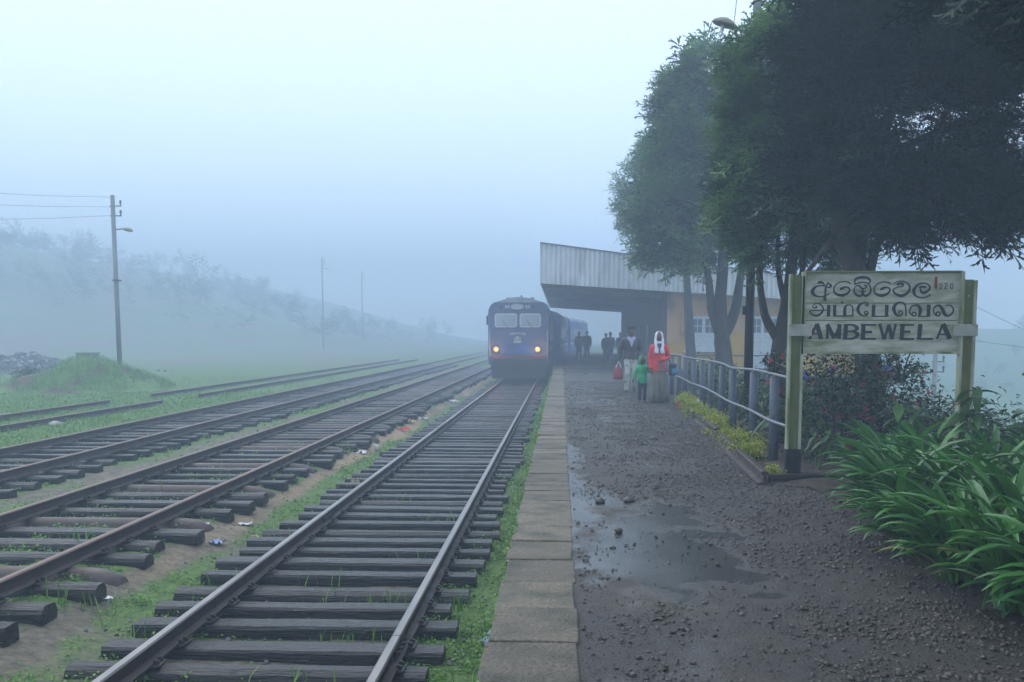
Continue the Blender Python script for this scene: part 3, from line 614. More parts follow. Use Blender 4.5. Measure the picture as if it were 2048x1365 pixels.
tree('cypress with thick lichened trunk between the lamp pole and the sign', (3.48, 16.3, .95), [(3.48, 16.3, .8), (3.49, 16.3, 1.9), (3.54, 16.3, 2.5), (3.62, 16.3, 3.05), (3.72, 16.3, 4.2), (3.66, 16.3, 6.4)], .165,
     [([(3.52, 16.3, 2.35), (3.28, 16.3, 2.78), (3.18, 16.3, 3.4), (3.15, 16.25, 4.2)], .085, .04), ([(3.6, 16.3, 2.6), (3.82, 16.3, 3.1), (3.86, 16.3, 3.9)], .085, .035), ([(3.62, 16.3, 2.9), (3.48, 16.3, 3.45), (3.45, 16.3, 4.2)], .062, .03)],
     [((3.5, 16.2, 5.0), (.85, .8, .75), 1.1), ((4.0, 16.3, 4.3), (.7, .75, .5), .8), ((3.75, 16.2, 6.4), (1.0, .9, 1.0), 1.3), ((3.05, 15.95, 4.35), (.55, .6, .42), .6), ((3.02, 16.0, 5.6), (.55, .6, .75), .8), ((4.15, 16.3, 3.75), (.4, .5, .3), .25), ((3.3, 16.2, 3.85), (.4, .45, .28), .25), ((3.2, 16.1, 6.7), (.5, .6, .5), .5)], 560, M['cypress'], 7, (.3, .72))
tree('slim pale trunked cypress before the station window, fading in fog', (5.35, 41, .95), [(5.4, 41, .8), (5.25, 41, 2.2), (5.15, 41, 3.8), (5.0, 41, 6), (4.8, 41, 10)], .26,
     [([(5.05, 41, 5.2), (4.3, 41, 6.2), (3.6, 41, 6.8)], .1, .03)], [((3.75, 41, 8.3), (1.1, 1.1, 1.5), .9), ((5.0, 41, 9.2), (1.5, 1.4, 1.8), 1.2), ((3.3, 41, 7.3), (.75, .8, .7), .4), ((4.8, 41, 6.6), (1.3, 1.2, .9), .6)], 480, M['cypress'], 9, (.6, 1.2))
tree('overhanging cypress boughs entering the top corner above the sign', (5.9, 8.3, .95), [(5.9, 8.3, .7), (5.85, 8.3, 2.5), (5.7, 8.2, 4.5), (5.4, 8, 7)], .24,
     [([(5.75, 8.2, 4.0), (4.9, 8.0, 4.9), (3.9, 7.9, 5.2)], .09, .03), ([(5.7, 8.2, 4.4), (5.0, 6.5, 5.6), (4.0, 5.0, 6.2)], .1, .03)],
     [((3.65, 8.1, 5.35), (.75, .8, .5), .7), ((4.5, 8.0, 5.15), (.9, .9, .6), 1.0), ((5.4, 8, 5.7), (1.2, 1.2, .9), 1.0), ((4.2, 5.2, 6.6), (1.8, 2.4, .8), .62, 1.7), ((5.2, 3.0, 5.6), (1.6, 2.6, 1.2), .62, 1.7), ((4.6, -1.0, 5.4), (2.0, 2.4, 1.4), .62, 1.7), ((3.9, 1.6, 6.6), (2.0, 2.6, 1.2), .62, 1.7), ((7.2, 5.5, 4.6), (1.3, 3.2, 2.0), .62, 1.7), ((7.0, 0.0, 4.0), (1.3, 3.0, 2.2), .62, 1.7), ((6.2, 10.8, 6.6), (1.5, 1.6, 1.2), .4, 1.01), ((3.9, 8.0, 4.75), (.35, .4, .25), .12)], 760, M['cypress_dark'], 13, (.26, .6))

# ------------------------------------------------------------------ poles and wires
def lamp_pole():
    t = empty('lamp_pole', (3.16, 17.0, .95), 0, 'tall pole, black below and grey above, with enamel lamp near the trees', 'lamp pole')
    MB().tube([(0, 0, -.2), (0.01, 0, 4.1)], [.078, .074], 14).build('lower_pole', M['black_pole'], t, True)
    MB().tube([(0.01, 0, 4.1), (.03, 0, 9.1)], [.0745, .07], 14).build('upper_pole', M['conc_pole'], t, True)
    MB().tube(smooth_path([(0, 0, 6.42), (-.16, -.02, 6.45), (-.30, -.03, 6.52), (-.42, -.04, 6.60)]), .016, 8).build('lamp_arm', M['iron'], t, True)
    mb = MB(); prof = [(.16, 0), (.17, .015), (.145, .06), (.09, .10), (.03, .125), (.008, .13)]
    for r, z in prof: pass
    n = 18; vs = []
    for r, z in prof: vs += [(r * 1.25 * math.cos(2 * PI * j / n), r * .8 * math.sin(2 * PI * j / n), z) for j in range(n)]
    mb.add(vs, [(i * n + j, i * n + (j + 1) % n, (i + 1) * n + (j + 1) % n, (i + 1) * n + j) for i in range(len(prof) - 1) for j in range(n)] + [tuple((len(prof) - 1) * n + j for j in range(n)), tuple(range(n - 1, -1, -1))])
    o = mb.build('lamp_shade', M['lampshade'], t, True); o.location = (-.52, -.05, 6.56); o.rotation_euler = (0, R(17), 0)
    mb = MB(); mb.tube([(-.54, -.05, 6.56), (-.55, -.05, 6.49)], .03, 8)
    for k in range(3): mb.tube(smooth_path([(-.55 + .02 * math.cos(k * 2.1), -.05 + .02 * math.sin(k * 2.1), 6.5), (-.57 + .028 * math.cos(k * 2.1 + .8), -.05 + .028 * math.sin(k * 2.1 + .8), 6.43), (-.58, -.05, 6.37)]), .012, 6)
    mb.build('bulb', M['glass_bulb'], t, True)
    MB().box(-.075, -.05, -.1, -.06, 2.05, 2.45).box(-.13, -.075, -.1, -.04, 1.86, 2.0).build('switch_box', M['black'], t)
    MB().tube([(0, 0, .05), (0, 0, .16)], .086, 14).build('collar', M['iron'], t)
lamp_pole()
def wire(pts, r, label, group='thin overhead wires'):
    q = smooth_path(pts, 6); tag(MB().tube(q, r, 5).build('overhead_wire', M['wire'], None, True), label, 'wire', group)
wire([(2.93, 17.0, 9.6), (2.83, 17.05, 7.7), (2.60, 17.1, 6.3)], .006, 'thin stay wire hanging past the enamel lamp')

def far_pole(base, h, label, r=.10, lean=0.0, lamp=True):
    t = empty('utility_pole', base, 0, label, 'utility pole', 'poles in the fog'); MB().tube([(0, 0, -.6), (lean, 0, h)], [r * 1.05, r * .9], 10).build('pole', M['conc_pole'], t, True)
    for z in (h - .45, h - .85):
        mb = MB().box(-.12 + lean, .36 + lean, -.03, .03, z - .02, z + .02); mb.tube([(.33 + lean, 0, z), (.33 + lean, 0, z + .16)], .03, 8); mb.tube([(.33 + lean, 0, z + .13), (.33 + lean, 0, z + .24)], [.06, .03], 8); mb.build('insulator_arm', M['iron'], t)
    if lamp:
        MB().tube([(lean, 0, h - 1.42), (.45 + lean, 0, h - 1.38)], .025, 7).build('lamp_arm', M['iron'], t)
        MB().tube([(.40 + lean, 0, h - 1.38), (.5 + lean, 0, h - 1.40), (.72 + lean, 0, h - 1.44), (.82 + lean, 0, h - 1.48)], [(.04, .06), (.07, .11), (.08, .12), (.02, .04)], 10).build('lamp_head', M['lampshade'], t, True)
    mb = MB().box(-r * 1.4, r * 1.4, -r * 1.4, r * 1.4, h * .52, h * .52 + .06); mb.build('clamp', M['iron'], t)
far_pole((-18.62, 41.3, .9), 7.4, 'grey utility pole with lamp standing on the grassy mound', lean=-.07)
far_pole((-30.0, 125, .0), 12.3, 'fog-faded pole, middle one of the row beyond the tracks')
far_pole((-33.0, 165, .0), 13.1, 'faintest pole of the row, barely seen in fog')
far_pole((14.7, 40, -4.5), 6.4, 'hazy pole standing low beyond the sign post', lamp=False)
wire([(-18.7, 41.2, 8.2), (-25, 38, 8.25), (-40, 30, 9.8)], .006, 'topmost wire running from the pole on the mound')
wire([(-18.6, 41.2, 7.8), (-25, 38, 7.75), (-40, 30, 9.0)], .006, 'middle wire running from the pole on the mound')
wire([(-18.6, 41.2, 7.45), (-25, 38, 7.1), (-40, 30, 8.0)], .006, 'lowest wire running from the pole on the mound')
wire([(14.9, 38, 3.78), (18, 38, 2.33), (22, 38, 1.0)], .008, 'upper of the thin wires beside the sign post')
wire([(14.9, 38, 2.36), (18, 38, 1.93), (22, 38, 1.5)], .008, 'lower of the thin wires beside the sign post')

# ------------------------------------------------------------------ fence
def fence():
    t = empty('pipe_railing', (2.53, 11.9, PZ), 0, 'blue-grey post railing with two wavy pipes along the garden', 'railing')
    fy = [11.95, 13.42, 15.2, 17.05, 18.7, 20.2, 21.6, 23.1, 24.5, 26.0, 27.6, 29.2, 30.9]; top = []; mid = []
    for i, y in enumerate(fy):
        x = 2.545 + .33 * sstep(11.9, 22, y) + random.uniform(-.02, .02); x = float(x); h = 1.02 + random.uniform(-.02, .02); lx, ly = random.uniform(-.02, .02), random.uniform(-.03, .03)
        mb = MB().tube([(0, 0, -.1), (lx, ly, h - .02)], .057, 14); mb.tube([(lx, ly, h - .02), (lx, ly, h)], [.057, .04], 14)
        mb.build('post', M['fence_post'], t, True, (x - 2.53, y - 11.9, 0)); top.append((x + lx, y + ly, PZ + h + .016 + random.uniform(-.006, .006))); mid.append((x - .066 + lx * .5, y, PZ + .52 + random.uniform(-.018, .018)))
    o = Vector((2.53, 11.9, PZ)); top = [(2.53, 10.95, PZ + 1.035)] + top; mid = [(2.47, 10.95, PZ + .52)] + mid
    for p, nm in ((top, 'top_pipe'), (mid, 'middle_pipe')): MB().tube([Vector(q) - o for q in smooth_path(p, 5)], .0175, 9).build(nm, M['galv'], t, True)
fence()

# ------------------------------------------------------------------ garden edging of old rails
def edging(a, b, label, tilt=0.0, head=False):
    a, b = Vector(a), Vector(b); L = (b - a).length; me = rail_mesh(0, L, M['rail_side'], step=.5); o = bpy.data.objects.new('edging_rail', me); link(o); o.location = a
    o.rotation_euler = (math.asin((b.z - a.z) / L), tilt, math.atan2(-(b.x - a.x), b.y - a.y)); tag(o, label, 'rail', 'old rails edging the garden')
edging((2.06, 10.12, PZ - .005), (2.27, 14.6, PZ), 'rusted rail edging the garden closest to the sign post', .10)
edging((2.31, 14.75, PZ + .01), (2.48, 18.3, PZ - .01), 'rusted rail in the middle of the garden edging', -.06)
edging((2.44, 18.4, PZ - .03), (2.68, 23.2, PZ - .04), 'half sunk rail at the far end of the garden edging', .05)
mb = MB().box(-.62, .62, -.05, .05, -.05, .085); o = mb.build('edging_beam', M['sleeper'], None, False, (2.78, 10.32, PZ), .008); tag(o, 'short black timber at the foot of the sign post', 'timber')

# ------------------------------------------------------------------ station sign
SX0, SX1, SZ0, SZ1, SY = 2.56, 4.155, 2.29, 3.11, 10.70
def ribbon(pts, h=.003):
    """a brush stroke on the board: (x, z, width) smoothed into a thin raised strip"""
    q = [Vector(p) for p in pts]; q = smooth_path(q, 5) if len(q) > 2 else q; L_, R_ = [], []
    for i, p in enumerate(q):
        t = (q[min(i + 1, len(q) - 1)] - q[max(i - 1, 0)]); t.z = 0; t = t.normalized() if t.length > 1e-6 else Vector((1, 0, 0)); s = Vector((-t.y, t.x, 0)) * max(p.z, .001) * .5
        L_.append((p.x + s.x, p.y + s.y)); R_.append((p.x - s.x, p.y - s.y))
    n = len(q); vs = [(x, -h, z) for x, z in L_] + [(x, -h, z) for x, z in R_] + [(x, 0, z) for x, z in L_] + [(x, 0, z) for x, z in R_]; fs = []
    for i in range(n - 1): fs += [(i, i + 1, n + i + 1, n + i), (2 * n + i, 2 * n + i + 1, i + 1, i), (n + i, n + i + 1, 3 * n + i + 1, 3 * n + i)]
    fs += [(0, n, 3 * n, 2 * n), (n - 1, 3 * n - 1, 4 * n - 1, 2 * n - 1)]; return vs, fs
# panel corners as seen face on, for turning the lettering layout into board coordinates (layout is 2048 wide)
TL, TR, BR, BL = (108, 38), (1828, 72), (1800, 925), (88, 878)
def bl(x, y):
    u, v = .5, .5
    for _ in range(8):
        px = (1 - v) * ((1 - u) * TL[0] + u * TR[0]) + v * ((1 - u) * BL[0] + u * BR[0]); py = (1 - v) * ((1 - u) * TL[1] + u * TR[1]) + v * ((1 - u) * BL[1] + u * BR[1]); u += (x - px) / 1720; v += (y - py) / 850
    return u, v
def lay(frame, x, y, w):
    s = .4595
    if frame == 'A': x, y, w = 55.35 + x * s, 55.35 + y * s, w * s
    elif frame == 'B': x, y, w = 885.6 + x * s, 55.35 + y * s, w * s
    elif frame == 'C': x, y, w = 55.35 + x * s, 276.75 + y * s, w * s
    elif frame == 'D': x, y, w = 885.6 + x * s, 276.75 + y * s, w * s
    u, v = bl(x, y); return ((u - .5) * (SX1 - SX0), (.5 - v) * (SZ1 - SZ0), w / 1720 * (SX1 - SX0))
def ring(x, y, r, w, ry=None): return [(x + r * math.cos(a * PI / 4), y + (ry or r) * math.sin(a * PI / 4), w) for a in range(9)]
KOM = [(1205, 235, 34), (1130, 192, 28), (1030, 180, 28), (900, 212, 26), (822, 290, 30), (802, 380, 40), (840, 452, 50), (930, 492, 65), (1020, 497, 75), (1120, 462, 58), (1185, 392, 42), (1160, 328, 36), (1080, 312, 46), (990, 342, 62), (948, 366, 30)]
GLYPHS = [
 ('A', [[(405, 215, 26), (450, 185, 62), (505, 188, 60), (550, 215, 36), (575, 262, 32)], [(575, 262, 30), (500, 262, 26), (420, 268, 32), (335, 305, 62), (282, 390, 92), (312, 462, 70), (400, 506, 36), (500, 516, 30), (600, 500, 28), (705, 445, 22)], [(680, 187, 20), (630, 235, 28), (602, 330, 46), (592, 450, 48), (578, 612, 84)], [(620, 240, 16), (690, 226, 32), (735, 265, 46), (700, 304, 40), (625, 296, 18)]]),
 ('A', [KOM]),
 ('A', [[(1335, 240, 20), (1300, 195, 36), (1340, 122, 52), (1430, 96, 62), (1520, 91, 66), (1620, 112, 60), (1680, 172, 46), (1650, 242, 25)], [(1290, 268, 18), (1380, 226, 26), (1500, 206, 28), (1600, 228, 28), (1660, 282, 28), (1695, 372, 38), (1680, 452, 48), (1600, 520, 58), (1530, 510, 52), (1502, 440, 30)], [(1500, 440, 26), (1470, 512, 48), (1390, 520, 58), (1312, 462, 42), (1290, 380, 32), (1322, 310, 24), (1400, 276, 28), (1440, 312, 42), (1495, 352, 36), (1572, 340, 36), (1592, 290, 36), (1525, 280, 28)], [(1430, 430, 26), (1500, 420, 26), (1570, 427, 26)], [(1500, 350, 34), (1500, 440, 34)]]),
 ('A', [[(x + 973, y + 28, w) for x, y, w in KOM]]),
 ('B', [[(430, 270, 20), (520, 216, 26), (640, 201, 30), (760, 246, 36), (830, 340, 42), (800, 450, 58), (700, 525, 70), (600, 540, 70), (480, 490, 52), (430, 420, 40), (460, 370, 28), (560, 336, 26), (655, 318, 34), (660, 270, 46), (590, 252, 50), (515, 285, 44)]]),
 ('B', [[(1040, 355, 26), (1120, 345, 50), (1225, 352, 44)], [(1080, 360, 34), (1092, 440, 42)], [(1090, 430, 36), (1112, 470, 60), (1180, 485, 66), (1270, 440, 50), (1312, 360, 40), (1260, 290, 32), (1150, 262, 30), (1020, 302, 52), (930, 402, 78), (930, 482, 70), (982, 560, 42), (1100, 602, 32), (1220, 586, 30), (1330, 532, 34)]]),
 ('B', [[(1535, 312, 12), (1575, 282, 15), (1606, 310, 16), (1578, 368, 15), (1540, 412, 13)], [(1540, 410, 15), (1612, 406, 15)]]),
 ('B', [[(1652, 292, 12), (1700, 282, 15), (1735, 292, 15)], [(1735, 292, 15), (1665, 405, 15)], [(1662, 408, 15), (1742, 405, 15)]]),
 ('B', [ring(1835, 345, 34, 15, 64)]),
 ('C', [[(345, 252, 12), (392, 266, 30), (350, 300, 30), (295, 275, 26), (300, 232, 22), (350, 206, 22), (430, 200, 26), (512, 246, 36), (545, 330, 36), (510, 412, 46), (430, 466, 56), (350, 476, 50), (260, 436, 40), (225, 386, 30), (245, 352, 26), (320, 350, 26), (640, 356, 26)], [(680, 232, 82), (672, 505, 82)]]),
 ('C', [[(825, 235, 76), (820, 505, 76)], [(785, 496, 28), (1280, 502, 28)], [(1068, 498, 82), (1070, 330, 76), (1100, 266, 46), (1160, 242, 30), (1240, 272, 30), (1262, 350, 34), (1262, 505, 34)], [(966, 185, 10), (1000, 185, 76), (1034, 185, 10)]]),
 ('C', [[(1560, 240, 25), (1600, 268, 46), (1642, 244, 30), (1610, 206, 28), (1530, 205, 38), (1430, 252, 58), (1385, 345, 78), (1410, 430, 66), (1480, 496, 42), (1560, 510, 34), (1630, 460, 36), (1608, 410, 30), (1550, 422, 30), (1552, 465, 34), (1600, 460, 24)]]),
 ('C', [[(1768, 252, 84), (1758, 530, 84)], [(1720, 525, 28), (2128, 535, 28)], [(2084, 268, 84), (2078, 540, 84)]]),
 ('D', [[(738, 552, 30), (735, 350, 36), (700, 252, 42), (600, 216, 36), (500, 252, 62), (447, 350, 88), (470, 450, 72), (530, 520, 48), (600, 530, 38), (655, 480, 34), (630, 420, 32), (570, 430, 32), (560, 470, 28), (600, 482, 22)]]),
 ('D', [ring(940, 500, 46, 34), [(910, 546, 34), (850, 490, 36), (830, 420, 36), (870, 330, 38), (950, 296, 42), (1040, 312, 68), (1086, 390, 78), (1076, 480, 78), (1050, 562, 50)], [(1025, 558, 28), (1320, 560, 28)], [(1288, 285, 84), (1278, 565, 84)]]),
 ('D', [ring(1515, 510, 48, 36), [(1480, 552, 34), (1420, 490, 34), (1405, 410, 32), (1450, 332, 34), (1530, 310, 48), (1592, 360, 68), (1640, 450, 84), (1690, 540, 62), (1780, 556, 46), (1860, 490, 42), (1880, 410, 34), (1830, 332, 30), (1750, 306, 26), (1680, 330, 18)]]),
 ('E', [[(232, 588, 26), (157, 745, 24)], [(235, 582, 50), (284, 750, 50)], [(185, 692, 16), (275, 692, 16)]]),
 ('E', [[(354, 592, 28), (352, 748, 28)], [(352, 592, 44), (430, 745, 44)], [(494, 596, 28), (432, 745, 28)], [(488, 594, 44), (482, 752, 44)]]),
 ('E', [[(562, 598, 48), (550, 758, 48)], [(535, 605, 20), (630, 605, 22), (684, 640, 42), (645, 672, 24), (560, 675, 18)], [(640, 675, 20), (692, 712, 44), (640, 750, 26), (530, 752, 20)]]),
 ('E', [[(756, 600, 48), (748, 768, 48)], [(728, 607, 20), (892, 612, 20)], [(750, 686, 28), (852, 688, 28)], [(728, 760, 20), (892, 763, 20)]]),
 ('E', [[(936, 602, 32), (984, 772, 34)], [(1036, 612, 30), (986, 772, 30)], [(1036, 612, 40), (1074, 772, 40)], [(1114, 606, 26), (1074, 772, 26)]]),
 ('E', [[(1190, 612, 48), (1180, 782, 48)], [(1160, 618, 20), (1316, 623, 20)], [(1185, 693, 28), (1277, 696, 28)], [(1160, 774, 22), (1316, 778, 22)]]),
 ('E', [[(1385, 615, 46), (1372, 784, 46)], [(1350, 775, 22), (1526, 780, 22)]]),
 ('E', [[(1634, 622, 24), (1570, 782, 24)], [(1638, 620, 50), (1712, 786, 52)], [(1600, 731, 16), (1695, 736, 16)]]),
]
def sign():
    t = empty('station_sign', ((SX0 + SX1) / 2, SY, PZ), 0, 'weathered white station name board with black lettering on two posts', 'sign'); cx = (SX0 + SX1) / 2; cz = (SZ0 + SZ1) / 2 - PZ; W_, H_ = SX1 - SX0, SZ1 - SZ0
    for k, (a, b) in enumerate(((0, .385), (.385, .605), (.605, .83), (.83, 1.0))):
        z1, z0 = H_ / 2 - a * H_ - .003, H_ / 2 - b * H_ + .003
        if k == 0: z1 = H_ / 2
        if k == 3: z0 = -H_ / 2
        MB().box(-W_ / 2, W_ / 2, -.012 - .002 * (k % 2), .012, cz + z0, cz + z1).build('board_plank', M['sign_white'], t, bevel=.002)
    MB().box(-W_ / 2 + .004, W_ / 2 - .004, .0125, .03, cz - H_ / 2 + .004, cz + H_ / 2 - .004).build('gap_backing', M['sign_groove'], t)  # added behind the planks to stop light showing through their gaps
    fr = MB().box(-W_ / 2 - .012, W_ / 2 + .012, -.036, .016, cz + H_ / 2, cz + H_ / 2 + .02).build('frame_top', M['sign_groove'], t, bevel=.003)
    MB().box(-W_ / 2 - .012, W_ / 2 + .012, -.04, .016, cz - H_ / 2 - .025, cz - H_ / 2).build('frame_bottom', M['sign_post'], t, bevel=.003)
    for s in (-1, 1): MB().box(s * (W_ / 2 + .018) - .018, s * (W_ / 2 + .018) + .018, -.045, .022, cz - H_ / 2 - .03, cz + H_ / 2 + .012).build('frame_side', M['sign_post'], t, bevel=.003)
    base = empty('lettering', (0, -.0145, cz)); base.parent = t; base['label'] = 'station name in three scripts, black paint'
    for frame, strokes in GLYPHS:
        mb = MB()
        for i, st in enumerate(strokes):
            vs, fs = ribbon([lay(frame, *p) for p in st], .0025 + .0004 * i); mb.add(vs, fs)
        mb.build('letter', M['letter'], base)
    vs, fs = ribbon([lay('B', 1462, 118, 58), lay('B', 1452, 405, 66)]); o = MB().add(vs, fs).build('painted_mark', M['red_paint'], base); o['label'] = 'red painted stroke before the number'
    for s, xc, top in ((-1, 2.475 - cx, 2.15), (1, 4.245 - cx, 2.10)):          # posts of old rail: two flanges and a web
        p = MB(); p.box(xc - .075, xc - .052, -.05, .05, .30, top); p.box(xc + .05, xc + .078, -.045, .045, .30, top - .02)
        o = p.build('post', M['sign_post'], t, bevel=.004); MB().box(xc - .053, xc + .051, -.012, .014, .30, top - .012).build('post_web', M['sign_groove'], o)
        p = MB(); p.box(xc - .077, xc - .050, -.052, .052, -.15, .305); p.box(xc + .048, xc + .080, -.047, .047, -.15, .304); p.box(xc - .053, xc + .051, -.016, .018, -.15, .304); p.build('black_post_foot', M['black'], o, bevel=.004)
        b = MB().box(xc - .085 if s < 0 else xc - .165, xc + .155 if s < 0 else xc + .09, -.066, -.051, 1.50, 1.625); b.build('clamp_band', M['band_white'], t, bevel=.004)
        if s > 0:
            for z in (1.92, 2.035): MB().tube([(xc + .0, -.015, z), (xc, -.03, z)], .012, 10).build('bolt', M['band_white'], t)
sign()

# ------------------------------------------------------------------ garden plants
def strap_mesh(L, w, up, bend, seed):
    g = random.Random(seed); n = 9; a = R(up); p = Vector((0, 0, 0)); vs, fs = [], []
    for i in range(n + 1):
        t = i / n; ww = 1.3 * w * (.55 + .9 * t if t < .5 else 1.0 - .0 * t) * (1 if t < .75 else max(.04, 1 - ((t - .75) / .25) ** 1.7)); nx, nz = -math.sin(a), math.cos(a); k = .30 * ww
        vs += [(p.x + nx * k, -ww / 2, p.z + nz * k), (p.x, 0, p.z), (p.x + nx * k, ww / 2, p.z + nz * k)]
        p = p + Vector((math.cos(a), 0, math.sin(a))) * (L / n); a -= R(bend) / n * (.5 + 1.1 * t)
    fs = [(i * 3 + j, i * 3 + j + 1, i * 3 + j + 4, i * 3 + j + 3) for i in range(n) for j in (0, 1)]
    me = MB().add(vs, fs).mesh('leaf', M['strap_leaf'], True); return me
STRAPS = [strap_mesh(L, w, u, b, i) for i, (L, w, u, b) in enumerate([(.78, .046, 78, 95), (.85, .05, 70, 100), (.70, .044, 62, 92), (.9, .05, 82, 80), (.74, .046, 55, 80), (.65, .05, 68, 130), (.82, .042, 85, 60), (.88, .048, 74, 120), (.6, .04, 48, 85), (.95, .046, 80, 105)])]
M['dry_leaf'] = leafmat('yellowed_leaf', (0.16, 0.13, 0.03), (0.20, 0.20, 0.05), 0.6, 0.2, objrnd=True)
DRY = [STRAPS[4].copy(), STRAPS[8].copy()]
for m_ in DRY: m_.materials[0] = M['dry_leaf']
def agapanthus(x, y, n, s=1.0, face=None):
    t = empty('agapanthus', (x, y, float(garden_z(np.array(x), np.array(y))) - .01), 0, 'glossy strap-leaved plant in the thick bed below the sign', 'plant', 'strap-leaved plants below the sign')
    for k in range(n):
        o = bpy.data.objects.new('leaf', random.choice(DRY if random.random() < .035 else STRAPS)); link(o, t)
        a = random.uniform(0, 2 * PI) if face is None or random.random() < .45 else random.gauss(face, .65)
        o.location = (random.gauss(0, .055), random.gauss(0, .055), 0); o.rotation_euler = (random.uniform(-.25, .25), random.uniform(-.22, .12), a); q = s * random.uniform(.75, 1.12); o.scale = (q, q, q)
for x, y in [(2.56, 4.75), (2.95, 4.9), (3.4, 4.95), (2.5, 5.45), (2.9, 5.6), (3.35, 5.6), (3.85, 5.7), (2.5, 6.15), (2.88, 6.3), (3.3, 6.3), (3.75, 6.4), (4.2, 6.5), (2.52, 6.85), (2.9, 7.0), (3.35, 7.05), (3.8, 7.1), (4.3, 7.2), (2.6, 7.6), (3.0, 7.75), (3.45, 7.8), (3.95, 7.9), (4.45, 8.0), (2.78, 8.4), (3.2, 8.5), (3.65, 8.6), (4.15, 8.7), (4.7, 8.8), (2.98, 9.15), (3.4, 9.25), (3.9, 9.35), (4.5, 9.5), (3.2, 9.8), (3.7, 10.0), (4.9, 10.0)]:
    agapanthus(x + random.uniform(-.06, .06), y + random.uniform(-.1, .1), 58 if x < 3.1 else 38, random.uniform(.82, 1.0), R(195))
def seed_stalk(x, y, h, lean, label, mat, r=.035):
    t = empty('flower_stalk', (x, y, PZ), 0, label, 'flower', 'tall flower stalks'); MB().tube(smooth_path([(0, 0, 0), (lean * .3, 0, h * .6), (lean, 0, h)]), .007, 6).build('stem', M['stem'], t, True)
    mb = MB(); mb.ball((lean, 0, h + r * .4), (r * .6, r * .6, r * .7), 8, 5)
    for k in range(14):
        a = random.uniform(0, 2 * PI); e = random.uniform(.2, 1.4); d = Vector((math.cos(a) * math.cos(e), math.sin(a) * math.cos(e), math.sin(e))); mb.tube([Vector((lean, 0, h)), Vector((lean, 0, h)) + d * r * 1.6], [.004, .008], 5)
    mb.build('flower_head', mat, t)
seed_stalk(4.42, 9.6, 1.12, -.03, 'spent seed head on a bare stalk right of the sign', M['seed'], .035)
for x, y, h, c in ((3.0, 12.2, .98, 'fence corner'), (3.35, 12.6, 1.05, 'dark trunk'), (2.8, 13.1, .92, 'lamp pole')): seed_stalk(x, y, h, random.uniform(-.06, .06), 'blue flower head on a tall stalk beside the ' + c, M['violet_flower'], .06)
seed_stalk(4.12, 13.0, 1.05, .05, 'blue flower head in front of the leaning trunk', M['violet_flower'], .06)

def ovate_mesh(L, w, fold=.25, droop=.35):
    n = 6; vs, fs = [], []
    for i in range(n + 1):
        t = i / n; ww = w * math.sin(PI * min(.98, t * .92 + .06)) ** .8; z = -droop * L * t * t
        vs += [(L * t, -ww / 2, z + fold * ww * .5), (L * t, 0, z), (L * t, ww / 2, z + fold * ww * .5)]
    fs = [(i * 3 + j, i * 3 + j + 1, i * 3 + j + 4, i * 3 + j + 3) for i in range(n) for j in (0, 1)]; return MB().add(vs, fs).mesh('leaf', M['broad_leaf'], True)
OVATE = [ovate_mesh(.30, .10), ovate_mesh(.26, .085, .3, .5), ovate_mesh(.34, .09, .2, .6), ovate_mesh(.22, .09, .2, .25)]
def broad_plant(x, y, h, nst, label, ls=1.0):
    t = empty('broad_leaved_plant', (x, y, PZ), 0, label, 'plant', 'broad-leaved plants round the sign')
    for s in range(nst):
        a = random.uniform(0, 2 * PI); q = h * random.uniform(.7, 1.0); pts = smooth_path([(0, 0, 0), (math.cos(a) * .1, math.sin(a) * .1, q * .6), (math.cos(a) * .25, math.sin(a) * .25, q)], 4); MB().tube(pts, [.012 - .008 * i / len(pts) for i in range(len(pts))], 6).build('stem', M['stem'], t, True)
        for k in range(8):
            p = pts[min(len(pts) - 1, int(len(pts) * (.4 + .6 * k / 7)))]; o = bpy.data.objects.new('leaf', random.choice(OVATE)); link(o, t); o.location = p; q2 = ls * random.uniform(.7, 1.15); o.scale = (q2,) * 3; o.rotation_euler = (random.uniform(-.4, .4), random.uniform(-.5, .35), k * 2.4 + random.uniform(-.5, .5))
broad_plant(4.0, 10.3, 1.0, 4, 'broad-leaved plant leaning round the foot of the sign post at the fog edge')
broad_plant(4.5, 9.9, .85, 4, 'broad-leaved plant beyond the sign, beside the bare seed stalk')
broad_plant(3.55, 10.5, .85, 3, 'broad-leaved plant under the middle of the sign')
broad_plant(2.95, 12.6, .8, 4, 'large-leaved dark plant between the last fence posts and sign', 1.3)
broad_plant(2.78, 10.9, .55, 3, 'low leafy plant just behind the black sign foot', .7)

